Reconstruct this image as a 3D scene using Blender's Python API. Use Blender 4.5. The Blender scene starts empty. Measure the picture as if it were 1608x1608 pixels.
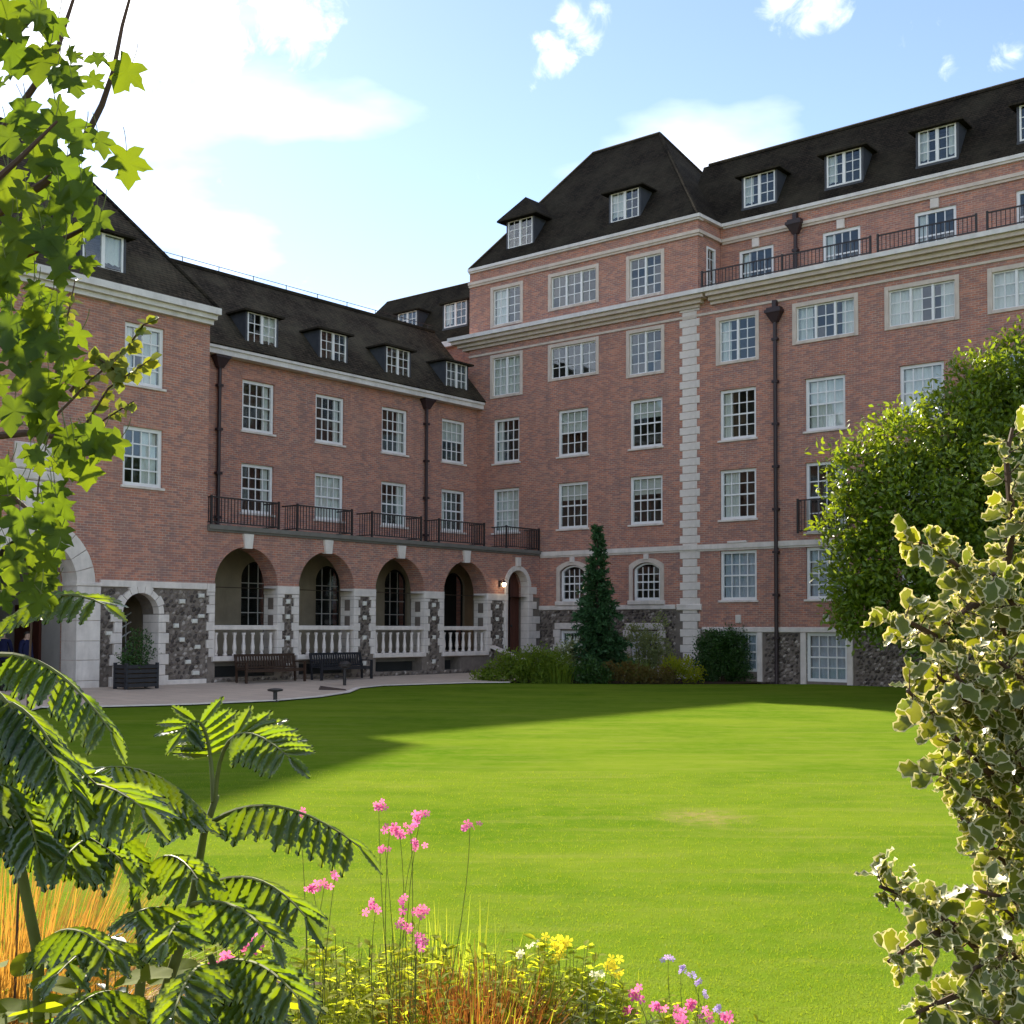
import bpy, bmesh, math, random
import numpy as np
from mathutils import Matrix, Vector

rng = random.Random(7)
nrng = np.random.default_rng(7)
sc = bpy.context.scene
COL = sc.collection
K = 1 / 1.1            # plan units -> metres
H = 2.0                # eye height

# ------------------------------------------------------------------ camera
F_PX, CY, PITCH, ROLL = 1926.3, 908.29, 0.0396774, 0.0039666
cp, sp, cr, sr = math.cos(PITCH), math.sin(PITCH), math.cos(ROLL), math.sin(ROLL)
fwd = Vector((0, cp, sp)); up0 = Vector((0, -sp, cp)); rt0 = Vector((1, 0, 0))
rt = rt0 * cr + up0 * sr; up = -rt0 * sr + up0 * cr
cam = bpy.data.cameras.new('camera'); camo = bpy.data.objects.new('camera', cam); COL.objects.link(camo)
camo.matrix_world = Matrix(((rt.x, up.x, -fwd.x, 0), (rt.y, up.y, -fwd.y, 0), (rt.z, up.z, -fwd.z, H), (0, 0, 0, 1)))
cam.sensor_width = 36; cam.sensor_fit = 'HORIZONTAL'
cam.lens = 36 * F_PX / 1608; cam.shift_y = (CY - 804) / 1608
cam.clip_start = 0.1; cam.clip_end = 3000
sc.camera = camo

# ------------------------------------------------------------------ sky, sun, exposure
SUN_AZ, SUN_EL = math.radians(-23.2), math.radians(31.5)     # azimuth from +Y, clockwise
world = bpy.data.worlds.new('World'); sc.world = world; world.use_nodes = True
wt = world.node_tree; wt.nodes.clear()
def wn(t, **k):
    n = wt.nodes.new(t)
    for a, b in k.items(): setattr(n, a, b)
    return n
sky = wn('ShaderNodeTexSky', sky_type='NISHITA', sun_disc=False)
sky.sun_elevation = SUN_EL; sky.sun_rotation = SUN_AZ; sky.air_density = 0.72; sky.dust_density = 0.06; sky.ozone_density = 1.0
tc = wn('ShaderNodeTexCoord')
def wmath(op, a, b=None, c=None, clamp=False):
    n = wn('ShaderNodeMath', operation=op, use_clamp=clamp)
    for i, v in enumerate((a, b, c)):
        if v is None: continue
        if isinstance(v, (int, float)): n.inputs[i].default_value = v
        else: wt.links.new(v, n.inputs[i])
    return n.outputs[0]
sep = wn('ShaderNodeSeparateXYZ'); wt.links.new(tc.outputs['Generated'], sep.inputs[0])
den = wmath('ADD', wmath('MAXIMUM', sep.outputs[2], 0.0), 0.22)
comb = wn('ShaderNodeCombineXYZ')
wt.links.new(wmath('DIVIDE', sep.outputs[0], den), comb.inputs[0]); wt.links.new(wmath('DIVIDE', sep.outputs[1], den), comb.inputs[1])
nz = wn('ShaderNodeTexNoise'); nz.inputs['Scale'].default_value = 1.8; nz.inputs['Detail'].default_value = 7; nz.inputs['Roughness'].default_value = 0.46
wmap = wn('ShaderNodeMapping'); wmap.inputs['Location'].default_value = (-5.98, 20.8, 3.5); wmap.inputs['Scale'].default_value = (1.0, 1.35, 1)
wt.links.new(comb.outputs[0], wmap.inputs[0]); wt.links.new(wmap.outputs[0], nz.inputs['Vector'])
# clouds lying in given directions of the sky, torn up by the noise
def px_dir(x, y):
    xr, zr = (x - 804) / F_PX, -(y - CY) / F_PX
    return (rt * xr + up * zr + fwd).normalized()
def puff(x, y, width):
    d = px_dir(x, y)
    n = wn('ShaderNodeVectorMath', operation='DOT_PRODUCT'); wt.links.new(tc.outputs['Generated'], n.inputs[0]); n.inputs[1].default_value = d
    m = wn('ShaderNodeMapRange'); m.inputs['From Min'].default_value = math.cos(width); m.inputs['From Max'].default_value = 1.0
    m.inputs['To Min'].default_value = 0; m.inputs['To Max'].default_value = 1
    wt.links.new(n.outputs['Value'], m.inputs['Value'])
    return m.outputs[0]
fine = wn('ShaderNodeTexNoise'); fine.inputs['Scale'].default_value = 34; fine.inputs['Detail'].default_value = 9; fine.inputs['Roughness'].default_value = 0.62; fine.inputs['Distortion'].default_value = 0.6
wt.links.new(tc.outputs['Generated'], fine.inputs['Vector'])
base_c = wn('ShaderNodeMapRange'); base_c.inputs['From Min'].default_value = 0.485; base_c.inputs['From Max'].default_value = 1.05  # noise clouds over the whole sky; out-of-view cloud is added as ambient fill
wt.links.new(nz.outputs[0], base_c.inputs['Value'])
acc = base_c.outputs[0]
PUFFS = [(120, -30, .14, 1.5), (300, 10, .08, 1.15), (440, -10, .06, 1.1), (345, 115, .035, .8), (60, 120, .08, 1.0), (868, 82, .026, .85), (905, 45, .027, .95), (935, 20, .018, .8), (838, 110, .018, .7),
         (1250, 0, .034, 1.0), (1300, -5, .026, .9), (1590, 78, .022, .9), (1490, 105, .012, .6)]
for x, y, w, s in PUFFS:
    p = wmath('MULTIPLY', puff(x, y, w), s)
    t = wmath('SUBTRACT', wmath('ADD', p, wmath('MULTIPLY', fine.outputs[0], 2.6)), 1.75)
    acc = wmath('MAXIMUM', acc, wmath('MULTIPLY', wmath('POWER', wmath('MAXIMUM', t, 0.0), 1.5), .5, clamp=True))
acc = wmath('MULTIPLY', acc, 1.0, clamp=True)
cloudc = wn('ShaderNodeRGB'); cloudc.outputs[0].default_value = (14.5, 14.4, 14.6, 1)
mix = wn('ShaderNodeMix', data_type='RGBA')
wt.links.new(acc, mix.inputs['Factor']); wt.links.new(sky.outputs[0], mix.inputs['A']); wt.links.new(cloudc.outputs[0], mix.inputs['B'])
bg = wn('ShaderNodeBackground'); bg.inputs['Strength'].default_value = 0.05
wt.links.new(mix.outputs['Result'], bg.inputs['Color'])
wo = wn('ShaderNodeOutputWorld'); wt.links.new(bg.outputs[0], wo.inputs['Surface'])

sun = bpy.data.lights.new('sun', 'SUN'); sun.energy = 2.65; sun.angle = math.radians(1.2); sun.color = (1, .94, .82)
suno = bpy.data.objects.new('sun', sun); COL.objects.link(suno)
sdir = Vector((math.sin(SUN_AZ) * math.cos(SUN_EL), math.cos(SUN_AZ) * math.cos(SUN_EL), math.sin(SUN_EL)))
suno.rotation_euler = sdir.to_track_quat('Z', 'Y').to_euler(); suno.location = (0, 0, 60)
sc.view_settings.view_transform = 'Standard'; sc.view_settings.look = 'None'; sc.view_settings.gamma = 1
sc.view_settings.exposure = 2.46; sc.view_settings.use_curve_mapping = False
sc.view_settings.use_white_balance = True; sc.view_settings.white_balance_temperature = 7000; sc.view_settings.white_balance_tint = 11
sc.render.engine = 'CYCLES'
sc.cycles.max_bounces = 7; sc.cycles.transparent_max_bounces = 12; sc.cycles.use_denoising = True
sc.cycles.caustics_reflective = False; sc.cycles.caustics_refractive = False

def at(x, y, depth):
    """point of the place seen at picture position x, y, depth metres ahead"""
    xr, zr = (x - 804) / F_PX, -(y - CY) / F_PX
    r = rt * xr + up * zr + fwd
    return Vector((0, 0, H)) + r * (depth / r.y)
def on_ground(x, y, z=0.0):
    xr, zr = (x - 804) / F_PX, -(y - CY) / F_PX
    r = rt * xr + up * zr + fwd
    return Vector((0, 0, H)) + r * ((z - H) / r.z)

# ------------------------------------------------------------------ materials
MATS = {}
def new_mat(name):
    m = bpy.data.materials.new(name); m.use_nodes = True
    nt = m.node_tree; nt.nodes.clear()
    out = nt.nodes.new('ShaderNodeOutputMaterial')
    MATS[name] = m
    return m, nt, out
class N:
    """small node helper"""
    def __init__(s, nt): s.nt = nt
    def n(s, t, ins=None, **k):
        n = s.nt.nodes.new(t)
        for a, b in k.items(): setattr(n, a, b)
        for a, b in (ins or {}).items(): s.set(n.inputs[a], b)
        return n
    def set(s, sock, v):
        if hasattr(v, 'is_linked') or isinstance(v, bpy.types.NodeSocket): s.nt.links.new(v, sock)
        else:
            if isinstance(v, tuple) and len(v) == 3 and sock.type == 'RGBA': v = (*v, 1)
            sock.default_value = v
    def math(s, op, a, b=0.0, clamp=False):
        return s.n('ShaderNodeMath', {0: a, 1: b}, operation=op, use_clamp=clamp).outputs[0]
    def mix(s, f, a, b, mode='MIX'):
        n = s.n('ShaderNodeMix', data_type='RGBA', blend_type=mode)
        s.set(n.inputs['Factor'], f); s.set(n.inputs['A'], a); s.set(n.inputs['B'], b)
        return n.outputs['Result']
    def noise(s, scale, detail=4, rough=.5, vec=None, dist=0.0):
        n = s.n('ShaderNodeTexNoise', {'Scale': float(scale), 'Detail': float(detail), 'Roughness': float(rough), 'Distortion': float(dist)})
        if vec is not None: s.nt.links.new(vec, n.inputs['Vector'])
        return n.outputs[0]
    def ramp(s, f, stops):
        n = s.n('ShaderNodeValToRGB'); e = n.color_ramp.elements
        while len(e) < len(stops): e.new(.5)
        for i, (p, c) in enumerate(stops): e[i].position = p; e[i].color = (*c, 1)
        s.set(n.inputs[0], f); return n.outputs[0]
    def rng(s, f, a, b, c=0.0, d=1.0):
        return s.n('ShaderNodeMapRange', {'Value': f, 'From Min': a, 'From Max': b, 'To Min': c, 'To Max': d}).outputs[0]
    def bump(s, h, strength, dist):
        return s.n('ShaderNodeBump', {'Height': h, 'Strength': strength, 'Distance': dist}).outputs[0]
    def bsdf(s, col, rough=.8, normal=None, spec=.3, metal=0.0):
        n = s.n('ShaderNodeBsdfPrincipled', {'Base Color': col, 'Roughness': rough, 'Specular IOR Level': spec, 'Metallic': metal})
        if normal is not None: s.nt.links.new(normal, n.inputs['Normal'])
        return n.outputs[0]

def wall_vec(N_):
    """running coordinate along the wall and height, for front faces and returns alike"""
    t = N_.n('ShaderNodeTexCoord'); p = N_.n('ShaderNodeSeparateXYZ'); N_.nt.links.new(t.outputs['Object'], p.inputs[0])
    q = N_.n('ShaderNodeSeparateXYZ'); N_.nt.links.new(t.outputs['Normal'], q.inputs[0])
    f = N_.math('GREATER_THAN', N_.math('ABSOLUTE', q.outputs[0]), N_.math('ABSOLUTE', q.outputs[1]))
    u = N_.math('ADD', N_.math('MULTIPLY', p.outputs[1], f), N_.math('MULTIPLY', p.outputs[0], N_.math('SUBTRACT', 1.0, f)))
    c = N_.n('ShaderNodeCombineXYZ', {0: u, 1: p.outputs[2]})
    return c.outputs[0], t.outputs['Object']

def mat_brick():
    m, nt, out = new_mat('brick'); g = N(nt)
    v, o = wall_vec(g)
    b = g.n('ShaderNodeTexBrick', {'Color1': (.53, .195, .12), 'Color2': (.295, .155, .13), 'Mortar': (.49, .385, .325), 'Scale': 1.0, 'Mortar Size': .010,
        'Mortar Smooth': .2, 'Bias': -.1, 'Brick Width': .225, 'Row Height': .077}, offset=.5)
    nt.links.new(v, b.inputs['Vector'])
    c = b.outputs[0]
    big = g.noise(.35, 5, .6, o); mid = g.noise(2.6, 4, .6, o)
    c = g.mix(g.rng(big, .35, .7), c, (.25, .125, .10), 'MIX') if False else c
    c = g.mix(g.rng(mid, .35, .75, 0, .55), c, (.31, .165, .14))
    c = g.mix(g.rng(big, .42, .68, 0, .35), c, (.49, .21, .14))
    # rain streaks and soot, running down
    st = g.n('ShaderNodeMapping', {'Scale': (1.6, .12, 1)}); nt.links.new(v, st.inputs[0])
    s = g.noise(1.3, 4, .65, st.outputs[0])
    c = g.mix(g.rng(s, .50, .75, 0, .5), c, (.23, .15, .13))
    pt = g.noise(.9, 3, .5, o)
    c = g.mix(g.rng(pt, .56, .66, 0, .30), c, (.43, .25, .19))
    nb_ = g.n('ShaderNodeTexBrick', {'Color1': (.0, .0, .0), 'Color2': (1, 1, 1), 'Mortar': (.5, .5, .5), 'Scale': 1.0, 'Mortar Size': .0, 'Brick Width': .225, 'Row Height': .077, 'Bias': 0.0}, offset=.5)
    sh = g.n('ShaderNodeMapping', {'Location': (7.3 * .225, 11 * .077, 0)}); nt.links.new(v, sh.inputs[0]); nt.links.new(sh.outputs[0], nb_.inputs['Vector'])
    c = g.mix(g.math('MULTIPLY', g.math('GREATER_THAN', nb_.outputs[0], .72), .36), c, (.21, .13, .135))
    c = g.mix(g.math('MULTIPLY', g.math('LESS_THAN', nb_.outputs[0], .16), .34), c, (.62, .30, .21))
    bp = g.bump(g.math('SUBTRACT', 1.0, b.outputs[1]), .5, .012)
    nt.links.new(g.bsdf(c, .88, bp, .2), out.inputs[0]); return m
def mat_plain(name, col, col2=None, scale=3.0, rough=.7, spec=.3, bump=.0, bscale=40, metal=0.0, dirt=0.0):
    m, nt, out = new_mat(name); g = N(nt)
    o = g.n('ShaderNodeTexCoord').outputs['Object']
    c = col
    if col2:
        c = g.mix(g.rng(g.noise(scale, 5, .6, o), .3, .7), col, col2)
    if dirt:
        mp = g.n('ShaderNodeMapping', {'Scale': (1.2, 1.2, .25)}); nt.links.new(o, mp.inputs[0])
        c = g.mix(g.rng(g.noise(2.4, 5, .65, mp.outputs[0]), .48, .72, 0, dirt), c, tuple(x * .45 for x in col))
    nb = g.bump(g.noise(bscale, 4, .6, o), bump, .02) if bump else None
    nt.links.new(g.bsdf(c, rough, nb, spec, metal), out.inputs[0]); return m
def mat_roof(name='roof_tile', k=1.0):
    m, nt, out = new_mat(name); g = N(nt)
    t = g.n('ShaderNodeTexCoord'); o = t.outputs['Object']
    p = g.n('ShaderNodeSeparateXYZ'); nt.links.new(o, p.inputs[0])
    u = g.math('ADD', p.outputs[0], p.outputs[1])
    c3 = g.n('ShaderNodeCombineXYZ', {0: u, 1: p.outputs[2]})
    b = g.n('ShaderNodeTexBrick', {'Color1': tuple(k * x for x in (.032, .025, .018)), 'Color2': tuple(k * x for x in (.016, .014, .011)), 'Mortar': (.009, .008, .008), 'Scale': 1.0, 'Mortar Size': .010, 'Mortar Smooth': .3,
        'Bias': 0.0, 'Brick Width': .18, 'Row Height': .095}, offset=.5)
    nt.links.new(c3.outputs[0], b.inputs['Vector'])
    c = g.mix(g.rng(g.noise(.7, 5, .6, o), .4, .7, 0, .6), b.outputs[0], tuple(k * x for x in (.060, .052, .036)))
    c = g.mix(g.rng(g.noise(9, 3, .6, o), .5, .75, 0, .5), c, tuple(k * x for x in (.06, .043, .032)))
    st = g.math('FRACT', g.math('DIVIDE', p.outputs[2], .095))
    bp = g.bump(g.math('SUBTRACT', g.math('SUBTRACT', 1.0, st), b.outputs[1]), .7, .03)
    nt.links.new(g.bsdf(c, .95, bp, .03), out.inputs[0]); return m
def mat_glass():
    m, nt, out = new_mat('window_glass'); g = N(nt)
    o = g.n('ShaderNodeTexCoord').outputs['Object']
    gl = g.n('ShaderNodeBsdfGlossy', {'Color': (.95, .97, 1), 'Roughness': .03})
    nb = g.bump(g.noise(1.6, 1, .5, o), .03, .05); nt.links.new(nb, gl.inputs['Normal'])
    tr = g.n('ShaderNodeBsdfTransparent', {'Color': (.93, .96, .95)})
    fr = g.n('ShaderNodeFresnel', {'IOR': g.rng(g.n('ShaderNodeNewGeometry').outputs['Backfacing'], 0.0, 1.0, 1.5, 1 / 1.5)})
    f = g.math('ADD', g.math('MULTIPLY', fr.outputs[0], 1.0), .015, clamp=True)
    mx = g.n('ShaderNodeMixShader'); nt.links.new(f, mx.inputs[0]); nt.links.new(tr.outputs[0], mx.inputs[1]); nt.links.new(gl.outputs[0], mx.inputs[2])
    nt.links.new(mx.outputs[0], out.inputs[0]); return m
def mat_leaf(name, a, b, trans, tfac=.45, rough=.42, spec=.45, vein=0.0):
    """leaf: two tones picked leaf by leaf, light passing through"""
    m, nt, out = new_mat(name); g = N(nt)
    at_ = g.n('ShaderNodeAttribute', attribute_name='rnd').outputs['Fac']
    oi = g.n('ShaderNodeObjectInfo').outputs['Random']
    r = g.math('FRACT', g.math('ADD', at_, oi))
    c = g.mix(r, a, b)
    o = g.n('ShaderNodeTexCoord').outputs['Object']
    c = g.mix(g.rng(g.noise(22, 3, .5, o), .35, .75, 0, .35), c, tuple(x * .62 for x in a))
    t = g.mix(r, trans, tuple(min(1, x * y) for x, y in zip(trans, (1.35, 1.12, .8))))
    p = g.bsdf(c, rough, None, spec)
    tl = g.n('ShaderNodeBsdfTranslucent', {'Color': t})
    mx = g.n('ShaderNodeMixShader', {0: tfac}); nt.links.new(p, mx.inputs[1]); nt.links.new(tl.outputs[0], mx.inputs[2])
    nt.links.new(mx.outputs[0], out.inputs[0]); return m
def mat_lawn():
    m, nt, out = new_mat('lawn_grass'); g = N(nt)
    o = g.n('ShaderNodeTexCoord').outputs['Object']
    mp = g.n('ShaderNodeMapping', {'Scale': (.45, .8, 1), 'Rotation': (0, 0, .02)}); nt.links.new(o, mp.inputs[0])
    s = g.noise(.55, 6, .62, mp.outputs[0], .4); f = g.noise(70, 3, .7, o); m2 = g.noise(3.2, 6, .68, o)
    c = g.mix(g.rng(s, .34, .66), (.075, .148, .010), (.150, .210, .020))
    c = g.mix(g.rng(m2, .42, .72, 0, .6), c, (.165, .205, .03))
    st2 = g.n('ShaderNodeMapping', {'Scale': (.35, 2.6, 1), 'Rotation': (0, 0, -.05)}); nt.links.new(o, st2.inputs[0])
    c = g.mix(g.rng(g.noise(1.0, 7, .7, st2.outputs[0], .3), .50, .78, 0, .55), c, (.235, .23, .06))
    c = g.mix(g.rng(g.noise(.9, 4, .6, o), .55, .75, 0, .5), c, (.060, .120, .012))
    c = g.mix(g.rng(f, .3, .7, 0, .4), c, (.06, .115, .005))
    fine = g.n('ShaderNodeMapping', {'Scale': (1, .35, 1)}); nt.links.new(o, fine.inputs[0])
    # worn, dry patch
    v = g.n('ShaderNodeVectorMath', {0: o, 1: tuple(on_ground(1105, 1283))}, operation='SUBTRACT')
    sc_ = g.n('ShaderNodeVectorMath', {0: v.outputs[0], 1: (1.2, .9, 1)}, operation='MULTIPLY')
    d = g.n('ShaderNodeVectorMath', {0: sc_.outputs[0]}, operation='LENGTH').outputs['Value']
    dry = g.math('MULTIPLY', g.rng(d, .15, .75, 1, 0), g.rng(g.noise(5, 4, .6, o), .35, .65))
    c = g.mix(g.math('MULTIPLY', dry, .75), c, (.26, .19, .09))
    bp = g.bump(g.noise(90, 3, .7, fine.outputs[0]), .55, .03)
    p = g.bsdf(c, .9, bp, .0)
    nt.links.new(p, out.inputs[0]); return m
def mat_paving():
    m, nt, out = new_mat('paving'); g = N(nt)
    o = g.n('ShaderNodeTexCoord').outputs['Object']
    b = g.n('ShaderNodeTexBrick', {'Color1': (.58, .465, .37), 'Color2': (.50, .40, .32), 'Mortar': (.3, .26, .22), 'Scale': 1.0, 'Mortar Size': .012, 'Brick Width': .9, 'Row Height': .6}, offset=.5)
    r = g.n('ShaderNodeMapping', {'Rotation': (0, 0, .69)}); nt.links.new(o, r.inputs[0]); nt.links.new(r.outputs[0], b.inputs['Vector'])
    c = g.mix(g.rng(g.noise(1.2, 6, .65, o), .4, .7, 0, .6), b.outputs[0], (.44, .345, .27))
    nt.links.new(g.bsdf(c, .8, g.bump(g.noise(50, 3, .6, o), .2, .01), .3), out.inputs[0]); return m
def mat_wood(name, a, b):
    m, nt, out = new_mat(name); g = N(nt)
    o = g.n('ShaderNodeTexCoord').outputs['Object']
    mp = g.n('ShaderNodeMapping', {'Scale': (9, 9, .8)}); nt.links.new(o, mp.inputs[0])
    c = g.mix(g.rng(g.noise(2.2, 5, .6, mp.outputs[0]), .3, .7), a, b)
    nt.links.new(g.bsdf(c, .5, None, .4), out.inputs[0]); return m
def mat_emit(name, col, s):
    m, nt, out = new_mat(name); g = N(nt)
    e = g.n('ShaderNodeEmission', {'Color': (*col, 1), 'Strength': s}); nt.links.new(e.outputs[0], out.inputs[0]); return m

BRICK = mat_brick(); ROOF = mat_roof(); HAZEROOF = mat_roof('hazed_roof_tile', 1.9); GLASS = mat_glass(); LAWN = mat_lawn(); PAVING = mat_paving()  # second roof tile is lightened in colour to paint glare haze on left roofs
STONE = mat_plain('pale_stone', (.78, .69, .63), (.62, .54, .49), 2.6, .85, .2, .25, 30, 0, .35)
SURR = mat_plain('stone_surround', (.68, .57, .49), (.56, .46, .395), 3.0, .85, .2, .2, 30, 0, .25)
WHITE = mat_plain('white_paint', (.84, .82, .80), (.76, .74, .73), 4.0, .45, .4, 0, 1, 0, .12)
CORN = mat_plain('eaves_paint', (.78, .73, .70), (.62, .57, .54), 2.0, .6, .3, 0, 1, 0, .3)
PLASTER = mat_plain('plaster', (.55, .50, .46), (.45, .41, .38), 1.5, .9, .1, .1, 20, 0, .2)
TAN = mat_plain('loggia_plaster', (.52, .42, .31), (.40, .33, .25), 1.4, .9, .1, .1, 20, 0, .3)
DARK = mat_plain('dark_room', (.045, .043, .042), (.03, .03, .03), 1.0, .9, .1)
ROOM = mat_plain('room_wall', (.16, .145, .13), (.11, .10, .095), 1.0, .9, .1)
MORTAR = mat_plain('flint_mortar', (.24, .195, .165), (.16, .13, .11), 4.0, .95, .1, .4, 30)
def mat_flint():
    m, nt, out = new_mat('flint'); g = N(nt)
    r = g.n('ShaderNodeNewGeometry').outputs['Random Per Island']
    c = g.ramp(r, [(0, (.045, .034, .030)), (.45, (.11, .082, .068)), (.75, (.24, .19, .16)), (1, (.48, .41, .36))])
    c = g.mix(g.rng(g.noise(9, 4, .6, g.n('ShaderNodeTexCoord').outputs['Object']), .4, .7, 0, .5), c, (.10, .08, .07))
    nt.links.new(g.bsdf(c, .6, None, .35), out.inputs[0]); return m
FLINT = mat_flint()
CHALK = mat_plain('chalk', (.72, .68, .62), (.60, .56, .50), 6.0, .9, .1, .2, 40)
IRON = mat_plain('black_iron', (.022, .019, .020), (.035, .026, .024), 3.0, .5, .4)
PIPE = mat_plain('pipe_paint', (.040, .020, .022), (.030, .018, .020), 3.0, .45, .4)
LEAD = mat_plain('lead', (.040, .044, .055), (.060, .062, .07), 3.0, .6, .4)
CURT = mat_plain('curtain_cloth', (.78, .76, .72), (.70, .68, .66), 3.0, .9, .1)
NET = mat_plain('net_curtain', (.50, .54, .62), (.42, .46, .55), 5.0, .9, .1)
CREAM = mat_plain('cream_blind', (.62, .60, .55), (.56, .55, .52), 3.0, .9, .1)
DOORW = mat_wood('door_wood', (.105, .026, .013), (.055, .015, .009))
TEAK = mat_wood('bench_wood', (.055, .027, .016), (.035, .018, .012))
DARKW = mat_wood('dark_bench_wood', (.022, .022, .028), (.013, .013, .017))
SOIL = mat_plain('soil', (.040, .026, .017), (.065, .043, .028), 7.0, .95, .1, .8, 25)
BARK = mat_plain('bark', (.085, .062, .043), (.05, .038, .028), 12.0, .9, .1, .6, 40)
TWIG = mat_plain('twig', (.10, .055, .035), (.07, .045, .03), 12.0, .7, .2)
GREENSTEM = mat_plain('green_stem', (.13, .16, .035), (.10, .11, .03), 8.0, .6, .3)
GLOW = mat_emit('lamp_glow', (1, .82, .55), 3.0)
STEPS = mat_plain('step_stone', (.20, .18, .16), (.15, .135, .12), 3.0, .9, .1, .3, 30)

# ------------------------------------------------------------------ mesh helpers
class MB:
    def __init__(s): s.v = []; s.f = []
    def add(s, vs, fs):
        o = len(s.v); s.v += [tuple(p) for p in vs]; s.f += [tuple(o + i for i in f) for f in fs]; return s
    def box(s, x0, x1, y0, y1, z0, z1):
        return s.add([(x0, y0, z0), (x1, y0, z0), (x1, y1, z0), (x0, y1, z0), (x0, y0, z1), (x1, y0, z1), (x1, y1, z1), (x0, y1, z1)],
                     [(0, 3, 2, 1), (4, 5, 6, 7), (0, 1, 5, 4), (1, 2, 6, 5), (2, 3, 7, 6), (3, 0, 4, 7)])
    def cham(s, x0, x1, y0, y1, z0, z1, c):
        """block with chamfered front edges (front is -y)"""
        return s.add([(x0, y0 + c, z0), (x1, y0 + c, z0), (x1, y0 + c, z1), (x0, y0 + c, z1), (x0 + c, y0, z0 + c), (x1 - c, y0, z0 + c), (x1 - c, y0, z1 - c), (x0 + c, y0, z1 - c),
                      (x0, y1, z0), (x1, y1, z0), (x1, y1, z1), (x0, y1, z1)],
                     [(4, 5, 6, 7), (0, 1, 5, 4), (1, 2, 6, 5), (2, 3, 7, 6), (3, 0, 4, 7), (0, 8, 9, 1), (1, 9, 10, 2), (2, 10, 11, 3), (3, 11, 8, 0)])
    def poly(s, pts): return s.add(pts, [tuple(range(len(pts)))])
    def slab(s, pts, t):
        """flat polygon given thickness t downwards along its normal"""
        P = [Vector(p) for p in pts]; n = (P[1] - P[0]).cross(P[2] - P[0]).normalized(); m = len(P)
        return s.add(P + [p - n * t for p in P], [tuple(range(m)), tuple(range(2 * m - 1, m - 1, -1))] + [(i, i + m, (i + 1) % m + m, (i + 1) % m) for i in range(m)])
    def ring(s, ins, outs, y0, y1, closed=False):
        """band between two outlines in x,z, from y0 (front) to y1"""
        n = len(ins); o = len(s.v)
        for (a, b) in zip(ins, outs): s.v += [(a[0], y0, a[1]), (b[0], y0, b[1]), (b[0], y1, b[1]), (a[0], y1, a[1])]
        for i in range(n if closed else n - 1):
            j = (i + 1) % n; A = o + 4 * i; B = o + 4 * j
            s.f += [(A, B, B + 1, A + 1), (A + 1, B + 1, B + 2, A + 2), (A + 3, B + 3, B, A), (A + 2, B + 2, B + 3, A + 3)]
        if not closed:
            A = o; B = o + 4 * (n - 1); s.f += [(A, A + 1, A + 2, A + 3), (B + 3, B + 2, B + 1, B)]
        return s
    def tube(s, pts, rad, n=6, cap=True):
        pts = [Vector(p) for p in pts]; rads = rad if isinstance(rad, (list, tuple)) else [rad] * len(pts)
        o = len(s.v); prev = None
        for i, p in enumerate(pts):
            d = (pts[min(i + 1, len(pts) - 1)] - pts[max(i - 1, 0)]).normalized()
            if prev is None: a = d.orthogonal().normalized()
            else:
                a = prev - d * prev.dot(d); a = a.normalized() if a.length > 1e-6 else d.orthogonal().normalized()
            prev = a; b = d.cross(a)
            for k in range(n):
                t = 2 * math.pi * k / n; s.v.append(tuple(p + (a * math.cos(t) + b * math.sin(t)) * rads[i]))
        for i in range(len(pts) - 1):
            for k in range(n):
                s.f.append((o + i * n + k, o + i * n + (k + 1) % n, o + (i + 1) * n + (k + 1) % n, o + (i + 1) * n + k))
        if cap: s.f += [tuple(o + k for k in range(n - 1, -1, -1)), tuple(o + (len(pts) - 1) * n + k for k in range(n))]
        return s
    def lathe(s, cx, cy, prof, n=8):
        o = len(s.v)
        for r, z in prof:
            for k in range(n):
                t = 2 * math.pi * (k + .5) / n; s.v.append((cx + r * math.cos(t), cy + r * math.sin(t), z))
        for i in range(len(prof) - 1):
            for k in range(n): s.f.append((o + i * n + k, o + i * n + (k + 1) % n, o + (i + 1) * n + (k + 1) % n, o + (i + 1) * n + k))
        s.f += [tuple(o + k for k in range(n - 1, -1, -1)), tuple(o + (len(prof) - 1) * n + k for k in range(n))]
        return s
    def mesh(s, name, mat, scale=1.0, smooth=False):
        me = bpy.data.meshes.new(name)
        me.from_pydata([(x * scale, y * scale, z * scale) for x, y, z in s.v] if scale != 1 else s.v, [], s.f)
        for m in (mat if isinstance(mat, (list, tuple)) else [mat]): me.materials.append(m)
        if smooth: me.polygons.foreach_set('use_smooth', [True] * len(me.polygons))
        return me
    def build(s, name, mat, parent=None, scale=1.0, smooth=False):
        return place(name, s.mesh(name, mat, scale, smooth), parent)
def place(name, me, parent=None, loc=None, rot=None):
    o = bpy.data.objects.new(name, me); COL.objects.link(o)
    if parent: o.parent = parent
    if loc is not None: o.location = loc
    if rot is not None: o.rotation_euler = rot
    return o
def empty(name, parent=None, loc=(0, 0, 0), rotz=0.0):
    o = bpy.data.objects.new(name, None); COL.objects.link(o); o.empty_display_size = .2
    if parent: o.parent = parent
    o.location = loc; o.rotation_euler = (0, 0, rotz); return o
def tag(o, label, cat, group=None):
    o['label'] = label; o['category'] = cat
    if group: o['group'] = group
    return o
def kind(o, k): o['kind'] = k; return o
def copy_tree(o, parent=None):
    c = o.copy(); COL.objects.link(c); c.parent = parent
    for ch in o.children: copy_tree(ch, c)
    return c

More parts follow.
